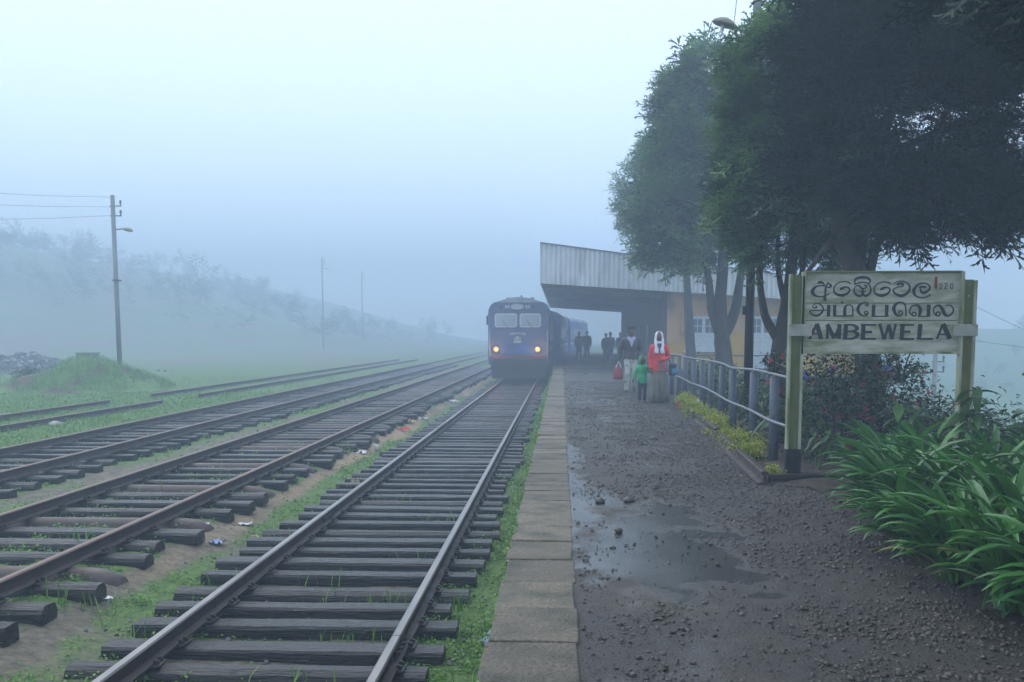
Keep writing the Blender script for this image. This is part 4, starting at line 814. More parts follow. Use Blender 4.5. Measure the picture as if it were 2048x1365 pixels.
def shrub(name, label, x, y, w, h, n, mat, leaf, seed, group, flowers=None, nf=0, fr=.03, z0=None, cat='shrub', lift=.0):
    t = empty(name, (x, y, PZ if z0 is None else z0), 0, label, cat, group); g = np.random.default_rng(seed)
    nc = max(5, n // 60); c = np.stack([g.normal(0, .42, nc) * w * .5, g.normal(0, .42, nc) * w * .5, lift + g.random(nc) ** .8 * h * .9], 1); k = g.integers(0, nc, n)
    p = c[k] + g.normal(size=(n, 3)) * np.array([.11, .11, .09]) * max(w, .3); p[:, 2] = np.abs(p[:, 2]); V, F, ti = leaf_cloud(p, g.uniform(.6, 1.3, n) * leaf, .8, seed, .5)
    link(bpy.data.objects.new('foliage', np_mesh('foliage', V, F, mat, ti)), t); mb = MB()
    for q in c[:: max(1, nc // 9)]: mb.tube(smooth_path([(q[0] * .15, q[1] * .15, -.05), (q[0] * .5, q[1] * .5, q[2] * .55), tuple(q)], 3), [.016, .014, .012, .01, .008, .006, .004][:7], 5)
    mb.build('stem', M['bark'], t)
    for q in range(nf):
        cc = c[g.integers(0, nc)] + g.normal(size=3) * .12 * w; mb = MB()
        for a in range(5):
            an = a * 1.257; mb.add([(0, 0, 0), (fr * math.cos(an - .5), fr * math.sin(an - .5), fr * .5), (fr * 1.5 * math.cos(an), fr * 1.5 * math.sin(an), fr * .2), (fr * math.cos(an + .5), fr * math.sin(an + .5), fr * .5)], [(0, 1, 2, 3)])
        mb.ball((0, 0, fr * .2), fr * .45, 6, 4); o = mb.build('flower', flowers, t); o.location = (cc[0], cc[1] - w * .15, max(.05, cc[2])); o.rotation_euler = (g.uniform(.5, 1.8), g.uniform(-.5, .5), g.uniform(-.8, .8))
    return t
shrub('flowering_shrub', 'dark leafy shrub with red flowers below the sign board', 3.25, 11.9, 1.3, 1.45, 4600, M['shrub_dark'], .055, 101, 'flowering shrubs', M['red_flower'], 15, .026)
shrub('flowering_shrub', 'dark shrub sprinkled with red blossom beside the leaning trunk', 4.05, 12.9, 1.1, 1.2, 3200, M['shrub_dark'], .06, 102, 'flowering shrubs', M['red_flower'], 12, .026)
shrub('flowering_shrub', 'red flowered sprig hanging from the trunk under the sign', 4.42, 13.2, .6, .5, 500, M['shrub'], .07, 103, 'flowering shrubs', M['red_flower'], 8, .025, z0=PZ + .95)
shrub('flowering_shrub', 'leafy shrub with red blossom next to the sign post top pipe', 2.62, 12.4, .55, .6, 350, M['shrub_dark'], .06, 104, 'flowering shrubs', M['red_flower'], 5, .025, z0=PZ + .75)
for i, (x, y, w, h, n) in enumerate([(3.1, 13.8, .9, .75, 1700), (3.25, 15.6, 1.0, .7, 1700), (3.35, 17.8, 1.0, .75, 1700), (3.5, 20.0, 1.1, .8, 1500), (3.6, 22.4, 1.2, .7, 1500), (3.7, 25.0, 1.2, .7, 1300), (3.9, 28.0, 1.4, .7, 1300), (4.2, 16.5, 1.4, .8, 1700), (4.6, 19.5, 1.6, .8, 1700), (5.2, 15.0, 1.4, .6, 1500), (4.6, 11.8, 1.2, .6, 1700), (5.2, 12.6, 1.5, .6, 1500)]):
    near = ['P1', 'lamp pole']; lab = ['low green plant behind the fence, near the sign', 'green plant behind the fence, short of the lamp pole', 'green plant behind the fence at the foot of the lamp pole', 'leafy plant behind the fence just past the lamp pole', 'leafy plant under the forked cypress by the fence', 'leafy plant near the far end of the fence', 'misty plant beyond the far end of the fence', 'broad clump of greenery deeper in the bed beside the lamp pole', 'broad clump of greenery deep in the bed behind the lamp pole', 'low greenery far right of the leaning trunk', 'low greenery under the sign at its fog side', 'low greenery at the outer rim of the garden'][i]
    shrub('garden_plant', lab, x, y, w, h, n, M['shrub'], .06 + .0016 * y, 200 + i, 'green plants in the garden bed', [M['white_flower'], M['orange_flower'], M['violet_flower']][i % 3], 5 if i < 8 else 0, .03)
gold = [(2.28, 10.5), (2.36, 12.2), (2.42, 13.3), (2.46, 14.3), (2.50, 15.3), (2.53, 16.3), (2.57, 17.3), (2.60, 18.4), (2.63, 19.5), (2.66, 20.6), (2.68, 21.6)]
for i, (x, y) in enumerate(gold):
    lab = 'small yellow-green plant at the end of the rail by the sign' if i == 0 else 'low golden-leaved plant, %s in the row along the rail edging' % ORD[i - 1]
    shrub('golden_plant', lab, x, y, .30 if i == 0 else random.uniform(.36, .48), .16 if i == 0 else random.uniform(.18, .27), 420 if i == 0 else 1500, M['golden'], .026 + .0008 * y, 300 + i, 'golden plants along the rail edging')
shrub('flower_clump', 'cluster of pink orange flowers where the golden plants end', 2.45, 20.9, .35, .16, 120, M['shrub'], .05, 330, None, M['orange_flower'], 9, .05, cat='flowers')
shrub('flower_clump', 'single orange bloom low behind the fence by the lamp pole', 2.98, 15.9, .3, .3, 120, M['shrub'], .05, 331, None, M['orange_flower'], 3, .06, cat='flowers')

# ------------------------------------------------------------------ mound, stone heap, far wood
def mound():
    xs, ys = np.linspace(-24, -13, 60), np.linspace(34.5, 46, 50)
    f = lambda x, y: ground_z(x, y) - .12 + 1.55 * np.exp(-((x + 18.9 + .6 * (x > -18.9)) / (2.5 + .5 * (x < -18.9))) ** 2 - ((y - 40.5) / 2.4) ** 2) * (1 + .30 * fbm(x * .7, y * .7, 5)) + .10 * fbm(x * 1.7, y * 1.7, 6) + .25 * np.exp(-((x + 21.6) / .8) ** 2 - ((y - 38.5) / 1.0) ** 2)
    tag(grid_sheet('mound', xs, ys, f, M['mound']), kind='structure')
    n = 9000; y = RNG.uniform(36.5, 43, n); x = RNG.uniform(-22.5, -15.8, n); k = f(x, y) > ground_z(x, y) + .1; x, y = x[k], y[k]; k = fbm(x * .9, y * .9, 9) > -.25; x, y = x[k], y[k]
    V, F, t = blades(len(x), np.stack([x, y, f(x, y) - .03], 1), RNG.uniform(.12, .32, len(x)), RNG.uniform(.3, .9, len(x)), 12)
    tag(link(bpy.data.objects.new('mound_grass', np_mesh('mound_grass', V, F, M['grass'], t))), 'long grass growing over the mound under the pole', 'grass', kind='stuff')
mound()
shrub('shrub', 'small rounded shrub at the left foot of the mound', -21.7, 39.5, 1.1, .8, 900, M['shrub'], .13, 401, None, z0=.35)
n = 900; x = RNG.normal(-34, 2.8, n); y = RNG.normal(61, 1.8, n); s = RNG.uniform(.15, .4, n)
stones('stone_heap', x, y, ground_z(x, y) + np.maximum(0, 1.3 * np.exp(-((x + 34) / 3.6) ** 2 - ((y - 61) / 2.2) ** 2)) * RNG.random(n), s, M['stone'], None, 'grey heap of broken stone behind the mound, dim in fog', 'stone heap')
t = empty('water_tank', (-29.3, 60.5, .25), 0, 'dark square tank barely visible behind the mound', 'tank'); MB().box(-.5, .5, -.5, .5, .0, 1.15).build('tank_body', M['stone'], t, bevel=.02); MB().box(-.54, .54, -.54, .54, 1.15, 1.2).build('tank_lid', M['iron'], t)
def far_wood():
    g = np.random.default_rng(4); lob = []
    for k in range(150):
        y = g.uniform(132, 215); x = -26 - g.random() ** .8 * 90; z = float(ground_z(x, y)); r = g.uniform(1.5, 3.2) * (1 + .007 * -x); lob.append(((x, y, z), (r * 1.7, r * 1.3, r * .9), .5 + .22 * r))
    for k in range(40):
        y = g.uniform(105, 190); x = g.uniform(22, 110); z = float(ground_z(x, y)); r = g.uniform(1.8, 3.8); lob.append(((x, y, z + r * .2), (r * 1.8, r * 1.3, r), .5 + .22 * r))
    o = crown('far_wood', lob, -30, 320, 17, M['far_leaf'], None, 77, (1.6, 3.4), .1, boughs=0); tag(o, 'dim wooded bank fading into the fog beyond the tracks', 'woodland', kind='stuff')
far_wood()

# ------------------------------------------------------------------ station building
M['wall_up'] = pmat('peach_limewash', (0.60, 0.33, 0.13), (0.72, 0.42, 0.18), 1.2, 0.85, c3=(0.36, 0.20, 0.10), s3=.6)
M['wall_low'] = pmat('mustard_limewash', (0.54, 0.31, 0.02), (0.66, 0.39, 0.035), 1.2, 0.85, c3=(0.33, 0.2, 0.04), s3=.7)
M['wall_side'] = pmat('shaded_limewash', (0.14, 0.09, 0.07), (0.20, 0.13, 0.10), 1.2, 0.85)  # dark brown: shade under the canopy is put into this wall's colour
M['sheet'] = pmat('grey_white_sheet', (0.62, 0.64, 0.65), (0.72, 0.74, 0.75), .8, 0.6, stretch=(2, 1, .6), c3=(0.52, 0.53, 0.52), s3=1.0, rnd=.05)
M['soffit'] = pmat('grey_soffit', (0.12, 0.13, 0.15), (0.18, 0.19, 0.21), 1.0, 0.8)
M['joinery'] = pmat('white_joinery', (0.56, 0.60, 0.64), (0.68, 0.72, 0.75), 5.0, 0.6)
M['pane'] = pmat('dusky_pane', (0.06, 0.075, 0.09), (0.10, 0.12, 0.14), 3.0, 0.12)
def station():
    t = empty('station_building', (4.9, 48, PZ), 0, 'yellow station building with deep corrugated white canopy over the platform', 'building'); b = Vector((4.9, 48, PZ)); zc = lambda z: z - PZ
    ops = [(.83, 2.42, .86, 2.36), (3.55, 5.02, .03, 2.36)]                    # window and door openings in the end wall
    xs = [0, .83, 2.42, 3.55, 5.02, 8.5]
    for z0, z1, mat, nm in ((-.3, 1.74, M['wall_low'], 'lower_wall'), (1.74, 3.55, M['wall_up'], 'upper_wall')):
        mb = MB(); y0 = -.004 if nm == 'lower_wall' else 0
        for a, c in ((0, .83), (2.42, 3.55), (5.02, 8.5)): mb.box(a, c, y0, .24, z0, z1)
        if nm == 'lower_wall': mb.box(.83, 2.42, y0, .24, z0, .86)
        else: mb.box(.83, 2.42, y0, .24, 2.36, z1); mb.box(3.55, 5.02, y0, .24, 2.36, z1)
        mb.build(nm, mat, t).location.y = -1.8
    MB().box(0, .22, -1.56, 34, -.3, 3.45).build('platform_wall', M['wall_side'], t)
    MB().box(-.05, .62, -.07, -.0, 1.2, 3.5).build('pilaster', M['wall_up'], t).location.y = -1.8
    for (x0, x1, z0, z1), nm in zip(ops, ('window', 'door')):
        w = empty(nm, (0, -1.8, 0)); w.parent = t; mb = MB(); q = .08
        mb.box(x0 - .04, x0 + q, -.03, .1, z0, z1).box(x1 - q, x1 + .04, -.03, .1, z0, z1).box(x0 + q, x1 - q, -.03, .1, z1 - q, z1 + .05).box((x0 + x1) / 2 - .07, (x0 + x1) / 2 + .07, -.034, .1, z0, z1 - q); mb.build('frame', M['joinery'], w)
        if nm == 'window': MB().box(x0 - .1, x1 + .1, -.1, .08, z0 - .08, z0 - .002).build('sill', M['joinery'], w)
        for a, c in ((x0 + q, (x0 + x1) / 2 - .07), ((x0 + x1) / 2 + .07, x1 - q)):
            h = z1 - q - .62; MB().box(a, c, .02, .05, h, z1 - q).build('pane', M['pane'], w); g = MB()
            for k in (1, 2): g.box(a + (c - a) * k / 3 - .012, a + (c - a) * k / 3 + .012, -.005, .02, h, z1 - q)
            g.box(a, c, -.007, .02, h + .29, h + .32); g.box(a, c, -.012, .05, h - .06, h); g.build('glazing_bar', M['joinery'], w)
            k = 0; z = z0
            while z < h - .1: MB().box(a, c, .0 - .012 * (k % 1), .05, z + .006, min(z + .19, h - .06)).build('shutter_board', M['joinery'], w); z += .2; k += 1
    MB().box(.0, 8.5, -.05, -.005, .60, .64).build('cable_pipe', M['iron'], t).location.y = -1.8
    # canopy: corrugated fascia in sheets, soffit, edge beam, rafters
    zt = lambda x: zc(6.58 - (x + .95) * .135); zb = lambda x: zc(4.81 - (x + .95) * .066)
    x = -.95; k = 0
    while x < 13:
        x1 = x + .86; vs, fs = [], []; m = 8
        for i in range(m + 1):
            xx = x + (x1 - x) * i / m; yy = -3.0 + (.045 if i % 2 else -.045) + (.006 if k % 2 else 0); top = zt(xx) + .012 * math.sin(k * 2.3)
            vs += [(xx - 4.9, yy, zb(xx)), (xx - 4.9, yy, top)]
        fs = [(2 * i, 2 * i + 2, 2 * i + 3, 2 * i + 1) for i in range(m)]; MB().add(vs, fs).build('fascia_sheet', M['sheet'], t); x = x1; k += 1
    def slab(nm, mat, y0, y1, dz0, dz1, f, x0=-.95, x1=13):
        mb = MB(); a, c = x0 - 4.9, x1 - 4.9
        mb.add([(a, y0, f(x0) + dz0), (c, y0, f(x1) + dz0), (c, y1, f(x1) + dz0), (a, y1, f(x0) + dz0), (a, y0, f(x0) + dz1), (c, y0, f(x1) + dz1), (c, y1, f(x1) + dz1), (a, y1, f(x0) + dz1)], [(3, 2, 1, 0), (4, 5, 6, 7), (0, 1, 5, 4), (1, 2, 6, 5), (2, 3, 7, 6), (3, 0, 4, 7)]); mb.build(nm, mat, t)
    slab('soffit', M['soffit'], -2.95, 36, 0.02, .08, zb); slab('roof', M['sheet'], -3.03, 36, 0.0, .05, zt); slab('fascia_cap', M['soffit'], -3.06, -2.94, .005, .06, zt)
    mb = MB(); a = -.95 - 4.9; mb.add([(a, -2.95, zb(-.95)), (a, 36, zb(-.95)), (a, 36, zt(-.95)), (a, -2.95, zt(-.95)), (a + .05, -2.95, zb(-.95)), (a + .05, 36, zb(-.95)), (a + .05, 36, zt(-.95)), (a + .05, -2.95, zt(-.95))], [(0, 3, 2, 1), (4, 5, 6, 7), (0, 1, 5, 4), (3, 7, 6, 2), (0, 4, 7, 3), (1, 2, 6, 5)]); mb.build('side_fascia', M['sheet'], t)
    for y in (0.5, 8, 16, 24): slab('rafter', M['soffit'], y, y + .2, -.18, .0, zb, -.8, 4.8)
    for y in (8.5, 14): MB().box(-.03, .0, y, y + 1.1, .05, 2.15).build('platform_door', M['joinery'] if y == 8.5 else M['iron'], t)
station()
t = empty('platform_bench', (3.9, 53.5, PZ + .05), 0, 'dark bench against the platform wall under the canopy', 'bench')
MB().box(-.25, .25, -.9, .9, .40, .46).build('seat', M['iron'], t); MB().box(.2, .26, -.9, .9, .5, .9).build('backrest', M['iron'], t)
for s in (-.8, .8): MB().box(-.22, .22, s - .04, s + .04, 0, .40).build('leg', M['iron'], t)
tag(MB().tube([(0, 0, 0), (0, 0, .55)], [.2, .26], 14).build('litter_bin', M['iron'], None, True, (2.75, 51.2, PZ + .05)), 'squat dark bin standing below the canopy', 'bin')

# ------------------------------------------------------------------ train
M['train_blue'] = pmat('train_blue_paint', (0.045, 0.10, 0.36), (0.065, 0.14, 0.45), 2.0, 0.4, 0.55, c3=(0.05, 0.08, 0.24), s3=1.2)
M['train_dark'] = pmat('train_slate_paint', (0.065, 0.095, 0.20), (0.095, 0.13, 0.26), 2.0, 0.45, 0.6)
M['train_roof'] = pmat('train_roof_grey', (0.26, 0.27, 0.33), (0.36, 0.37, 0.43), 2.0, 0.6)
M['train_under'] = pmat('train_underframe', (0.02, 0.02, 0.022), (0.045, 0.042, 0.04), 4.0, 0.7)
M['train_red'] = pmat('train_red_band', (0.10, 0.025, 0.025), (0.14, 0.035, 0.035), 3.0, 0.5)
M['cream'] = pmat('train_cream', (0.42, 0.44, 0.47), (0.52, 0.54, 0.56), 4.0, 0.5)
M['screen'] = pmat('pale_windscreen', (0.32, 0.38, 0.43), (0.42, 0.48, 0.53), 1.0, 0.12)  # pale base colour stands in for daylight seen through the cab
M['lit'] = emis('lit_marker_lamp', (1.0, 0.34, 0.06), 2.6)
def coach_profile(w=1.52, z0=.78, zs=1.0): return [(-w + .05, z0), (w - .05, z0), (w, z0 + .12), (w, 3.3), (w - .03, 3.56), (w - .11, 3.73), (w - .28, 3.85), (.5, 4.06), (0, 4.12), (-.5, 4.06), (-w + .28, 3.85), (-w + .11, 3.73), (-w + .03, 3.56), (-w, 3.3), (-w, z0 + .12)]
def coach(t, y0, y1, front, windows=True):
    pr = coach_profile(); n = len(pr); mb = MB(); ysec = [(y0, .965, .02), (y0 + .10, .99, .005), (y0 + .28, 1.0, 0), (y1, 1.0, 0)] if front else [(y0, 1, 0), (y1, 1, 0)]
    for y, s, dz in ysec: mb.v += [(p[0] * s, y, p[1] - (dz if p[1] > 2 else 0)) for p in pr]
    for i in range(len(ysec) - 1):
        for j in range(n): mb.f.append((i * n + j, i * n + (j + 1) % n, (i + 1) * n + (j + 1) % n, (i + 1) * n + j)); mb.m.append(1 if 4 <= j <= 11 else 0)
    mb.f += [tuple(range(n - 1, -1, -1)), tuple((len(ysec) - 1) * n + j for j in range(n))]; mb.m += [2 if front else 0, 0]
    mb.build('body', [M['train_blue'], M['train_roof'], M['train_dark']], t)
    for s in (-1, 1):
        y = y0 + 1.0; k = 0
        while y < y1 - 1.5:
            door = k % 6 == 1; z0, z1, w = (.95, 3.0, .8) if door else (1.95, 2.85, 1.0); o = MB().box(s * 1.521 - .012, s * 1.521 + .012, y, y + w, z0, z1).build('door' if door else 'window', M['train_dark'] if door else M['cream'], t)
            MB().box(s * 1.535 - .01, s * 1.535 + .01, y + .08, y + w - .08, max(z0, 1.95) + .06, z1 - .06).build('pane', M['pane'], o); y += w + .35; k += 1
        MB().box(s * 1.522 - .012, s * 1.522 + .012, y0 + .3, y1 - .02, 1.45, 1.62).build('side_stripe', M['cream'], t)
    for yb in (y0 + 3.2, y1 - 3.2):
        bo = MB().box(-1.2, 1.2, yb - 1.5, yb + 1.5, .35, .62).build('bogie', M['train_under'], t)
        for s in (-1, 1):
            for q in (-1.1, 1.1): MB().tube([(s * .80, yb + q, .46), (s * .95, yb + q, .46)], .44, 20).build('wheel', M['train_under'], bo)
    MB().box(-1.35, 1.35, y0 + .6, y1 - .3, .62, .80).build('underframe', M['train_under'], t)
def train():
    t = empty('train', (-2.075, 49, .26), 0, 'blue diesel train with two lit orange lamps standing at the platform', 'train'); coach(t, 0, 20, True); yf = -.02
    for s in (-1, 1):
        a, b = (-1.17, -.08) if s < 0 else (.05, 1.10); z0, z1 = 2.62, 3.30; f = MB(); q = .055; poly = []
        def rr(x0, x1, za, zb, r, k=5): return [(cx + r * math.cos(an), cz + r * math.sin(an)) for cx, cz, a0 in ((x1 - r, zb - r, 0), (x0 + r, zb - r, PI / 2), (x0 + r, za + r, PI), (x1 - r, za + r, 1.5 * PI)) for an in [a0 + PI / 2 * i / k for i in range(k + 1)]]
        w = MB().prism(rr(a, b, z0, z1, .12), 'y', yf - .025, yf).build('windscreen_frame', M['joinery'], t); MB().prism(rr(a + q, b - q, z0 + q, z1 - q, .08), 'y', yf - .034, yf - .02).build('windscreen', M['screen'], w)
        MB().tube([((a + b) / 2 + .1, yf - .05, z0 - .02), ((a + b) / 2 - .18, yf - .06, z0 + .36)], .012, 5).build('wiper', M['black'], w)
        x = -1.10 if s < 0 else .93; l_ = MB().tube([(x, yf + .01, 1.55), (x, yf - .07, 1.55)], .15, 18).build('lamp_housing', M['train_dark'], t); MB().tube([(x, yf - .065, 1.55), (x, yf - .10, 1.55)], [.085, .065], 16).build('lit_lens', M['lit'], l_); pl = bpy.data.lights.new('lamp_glow', 'POINT'); pl.energy = 20.0; pl.color = (1.0, .32, .06); pl.shadow_soft_size = .04; po = bpy.data.objects.new('lamp_glow', pl); link(po, t); po.location = (x, yf - .17, 1.55)
        MB().tube([(s * .95, yf + .1, .88), (s * .95, yf - .38, .88)], .09, 14).tube([(s * .95, yf - .38, .88), (s * .95, yf - .46, .88)], .22, 18).build('buffer', M['train_under'], t)
        MB().tube(smooth_path([(s * 1.40, yf - .03, 1.2), (s * 1.42, yf - .08, 1.9), (s * 1.40, yf - .03, 2.5)]), .018, 6).build('handrail', M['cream'], t)
        MB().box(s * 1.55 - .05, s * 1.55 + .05, .15, .25, 2.75, 3.2).build('mirror', M['black'], t)
    MB().prism([(p[0] * .96, p[1] - .015) for p in coach_profile()[6:11]], 'y', yf - .03, yf + .01).build('roof_front', M['train_roof'], t); MB().box(-1.25, 1.25, yf - .05, yf + .01, 3.795, 3.83).build('gutter', M['train_dark'], t)
    MB().box(-1.33, 1.26, yf - .045, yf, 3.34, 3.40).build('sun_visor', M['train_dark'], t)
    hb = MB().box(-1.2, 1.15, yf - .02, yf + .01, 3.47, 3.76).build('number_panel', M['train_dark'], t)
    MB().tube([(-.06, yf - .01, 3.62), (-.06, yf - .09, 3.62)], [(.16, .34), (.14, .31)], 20, up=(0, 0, 1)).build('headlamp', M['screen'], hb)
    for x in (-.85, .72): MB().tube([(x, yf - .01, 3.62), (x, yf - .06, 3.62)], .08, 12).build('marker_light', M['black'], hb)
    for x in (-.62, -.5, .38, .5): MB().box(x - .04, x + .04, yf - .03, yf, 3.55, 3.70).build('number_mark', M['cream'], hb)
    MB().box(-.9, .75, yf - .022, yf + .01, 1.34, 1.80).build('blue_panel', M['train_blue'], t); MB().box(-1.42, 1.42, yf - .02, yf + .012, 1.10, 1.24).build('red_band', M['train_red'], t)
    e = MB()
    for k in range(9): e.box(-.42 + k * .088, -.36 + k * .088, yf - .014, yf, 2.30 - .015 * abs(k - 4), 2.37)
    e.box(-.24, .12, yf - .014, yf, 1.86, 1.98)
    for k in range(4): e.box(-.22 + k * .09, -.17 + k * .09, yf - .015, yf, 1.98, 2.22 - .05 * abs(k - 1.5))
    e.tube([(-.06, yf - .003, 2.10), (-.06, yf - .013, 2.10)], .055, 12); e.build('emblem', M['cream'], t)['label'] = 'pale lettering and crest on the cab front'
    MB().box(-1.35, 1.35, yf - .02, yf + .5, .72, 1.06).build('buffer_beam', M['train_under'], t)
    MB().prism([(-1.3, .12), (1.3, .12), (1.38, .72), (-1.38, .72)], 'y', yf + .05, yf + .3).build('skirt', M['train_under'], t)
    MB().tube([(0, yf, .85), (0, yf - .35, .85)], .1, 10).box(-.16, .16, yf - .55, yf - .33, .72, 1.0).build('coupler', M['train_under'], t)
    for x, w in ((-.55, .08), (.05, .28), (.65, .08)): MB().box(x - w, x + w, .6, 1.2, 4.0 if abs(x) > .3 else 4.03, 4.1).build('roof_vent', M['train_dark'], t)
    MB().tube([(.1, .9, 4.08), (.1, .9, 4.22)], .04, 8).build('horn', M['black'], t)
train()
t = empty('railway_coach', (-1.55, 69.8, .26), R(-2.0), 'pale blue trailing coach curving away behind the train', 'coach'); coach(t, 0, 19, False)
t = empty('railway_coach', (-.70, 89.5, .26), R(-6.5), 'last coach in sight, almost lost in fog past the platform', 'coach'); coach(t, 0, 18, False)

# ------------------------------------------------------------------ people
def remeshed(name, mb, mat, parent, vox, it=4):
    o = bpy.data.objects.new('tmp', mb.mesh('tmp', mat)); COL.objects.link(o); r = o.modifiers.new('r', 'REMESH'); r.mode = 'VOXEL'; r.voxel_size = vox; r.use_smooth_shade = True
    s = o.modifiers.new('s', 'SMOOTH'); s.iterations = it; s.factor = .5; dg = bpy.context.evaluated_depsgraph_get(); me = bpy.data.meshes.new_from_object(o.evaluated_get(dg)); me.name = name
    bpy.data.objects.remove(o); me.materials.clear(); me.materials.append(mat); return link(bpy.data.objects.new(name, me), parent)
M['skin'] = pmat('brown_skin', (0.10, 0.050, 0.030), (0.145, 0.075, 0.045), 8.0, 0.55)
M['hair'] = flat('black_hair', (0.012, 0.010, 0.009), 0.6)
M['jacket_dark'] = pmat('charcoal_jacket', (0.028, 0.026, 0.030), (0.055, 0.050, 0.055), 9.0, 0.5, bump=.4, bscale=12)
M['shirt'] = flat('lilac_shirt', (0.42, 0.38, 0.55), .8)
M['khaki'] = pmat('pale_patterned_trousers', (0.36, 0.37, 0.33), (0.52, 0.52, 0.47), 9.0, 0.85, c3=(0.22, 0.24, 0.19), s3=7, t3=(.5, .6), bump=.4)
M['red_jacket'] = pmat('bright_red_jacket', (0.62, 0.030, 0.035), (0.78, 0.055, 0.055), 7.0, 0.65, bump=.5, bscale=10)
M['scarf'] = pmat('white_scarf', (0.66, 0.62, 0.72), (0.80, 0.77, 0.84), 9.0, 0.8, bump=.4)
M['skirt'] = pmat('grey_olive_cloth', (0.13, 0.125, 0.10), (0.21, 0.20, 0.165), 6.0, 0.85, bump=.4)
M['green_jacket'] = pmat('bright_green_jacket', (0.012, 0.30, 0.10), (0.03, 0.42, 0.16), 7.0, 0.6, bump=.5, bscale=10)
M['dark_cloth'] = pmat('dark_blue_cloth', (0.02, 0.022, 0.035), (0.045, 0.047, 0.065), 7.0, 0.8)
M['red_bag'] = pmat('red_woven_bag', (0.22, 0.018, 0.024), (0.32, 0.035, 0.04), 22.0, 0.6, c3=(0.22, 0.04, 0.05), s3=6)
M['blue_bag'] = pmat('teal_blue_bag', (0.03, 0.16, 0.30), (0.06, 0.26, 0.42), 12.0, 0.6)
M['shoe'] = flat('dark_shoe', (0.02, 0.018, 0.018), .5)
M['grey_cloth'] = pmat('grey_blue_cloth', (0.06, 0.065, 0.085), (0.10, 0.105, 0.13), 7.0, 0.8)
M['maroon'] = pmat('dull_maroon_cloth', (0.13, 0.03, 0.04), (0.19, 0.05, 0.06), 7.0, 0.8)
M['eye'] = flat('eye_white', (0.6, 0.58, 0.55), .3); M['lip'] = flat('lip', (0.10, 0.03, 0.025), .5)

def hand(mb, w, d, side, grip):
    """palm and five fingers at wrist w, pointing along d; grip curls the fingers"""
    w, d = Vector(w), Vector(d).normalized(); s = Vector((side, 0, 0)); fwd = Vector((0, -1, 0)); fwd = (fwd - d * fwd.dot(d)).normalized(); lat = d.cross(fwd)
    mb.tube([w - d * .02, w + d * .035, w + d * .085], [(.026, .020), (.040, .017), (.036, .015)], 8, up=tuple(lat) if abs(lat.z) < .9 else (1, 0, 0))
    for k, L in enumerate((.062, .075, .080, .072)):
        b = w + d * .075 + fwd * ((1.5 - k) * .0185); c = Vector((side * -1, 0, 0)); p1 = b + d * L * .45; p2 = p1 + (d * (1 - grip) + c * grip).normalized() * L * .35; p3 = p2 + (d * (.6 - grip) + c * (.4 + grip)).normalized() * L * .25; mb.tube([b, p1, p2, p3], [.0095, .009, .0085, .007], 6)
    b = w + d * .03 + fwd * .03; mb.tube([b, b + fwd * .025 + d * .02, b + fwd * .028 + d * .05], [.011, .010, .008], 6)

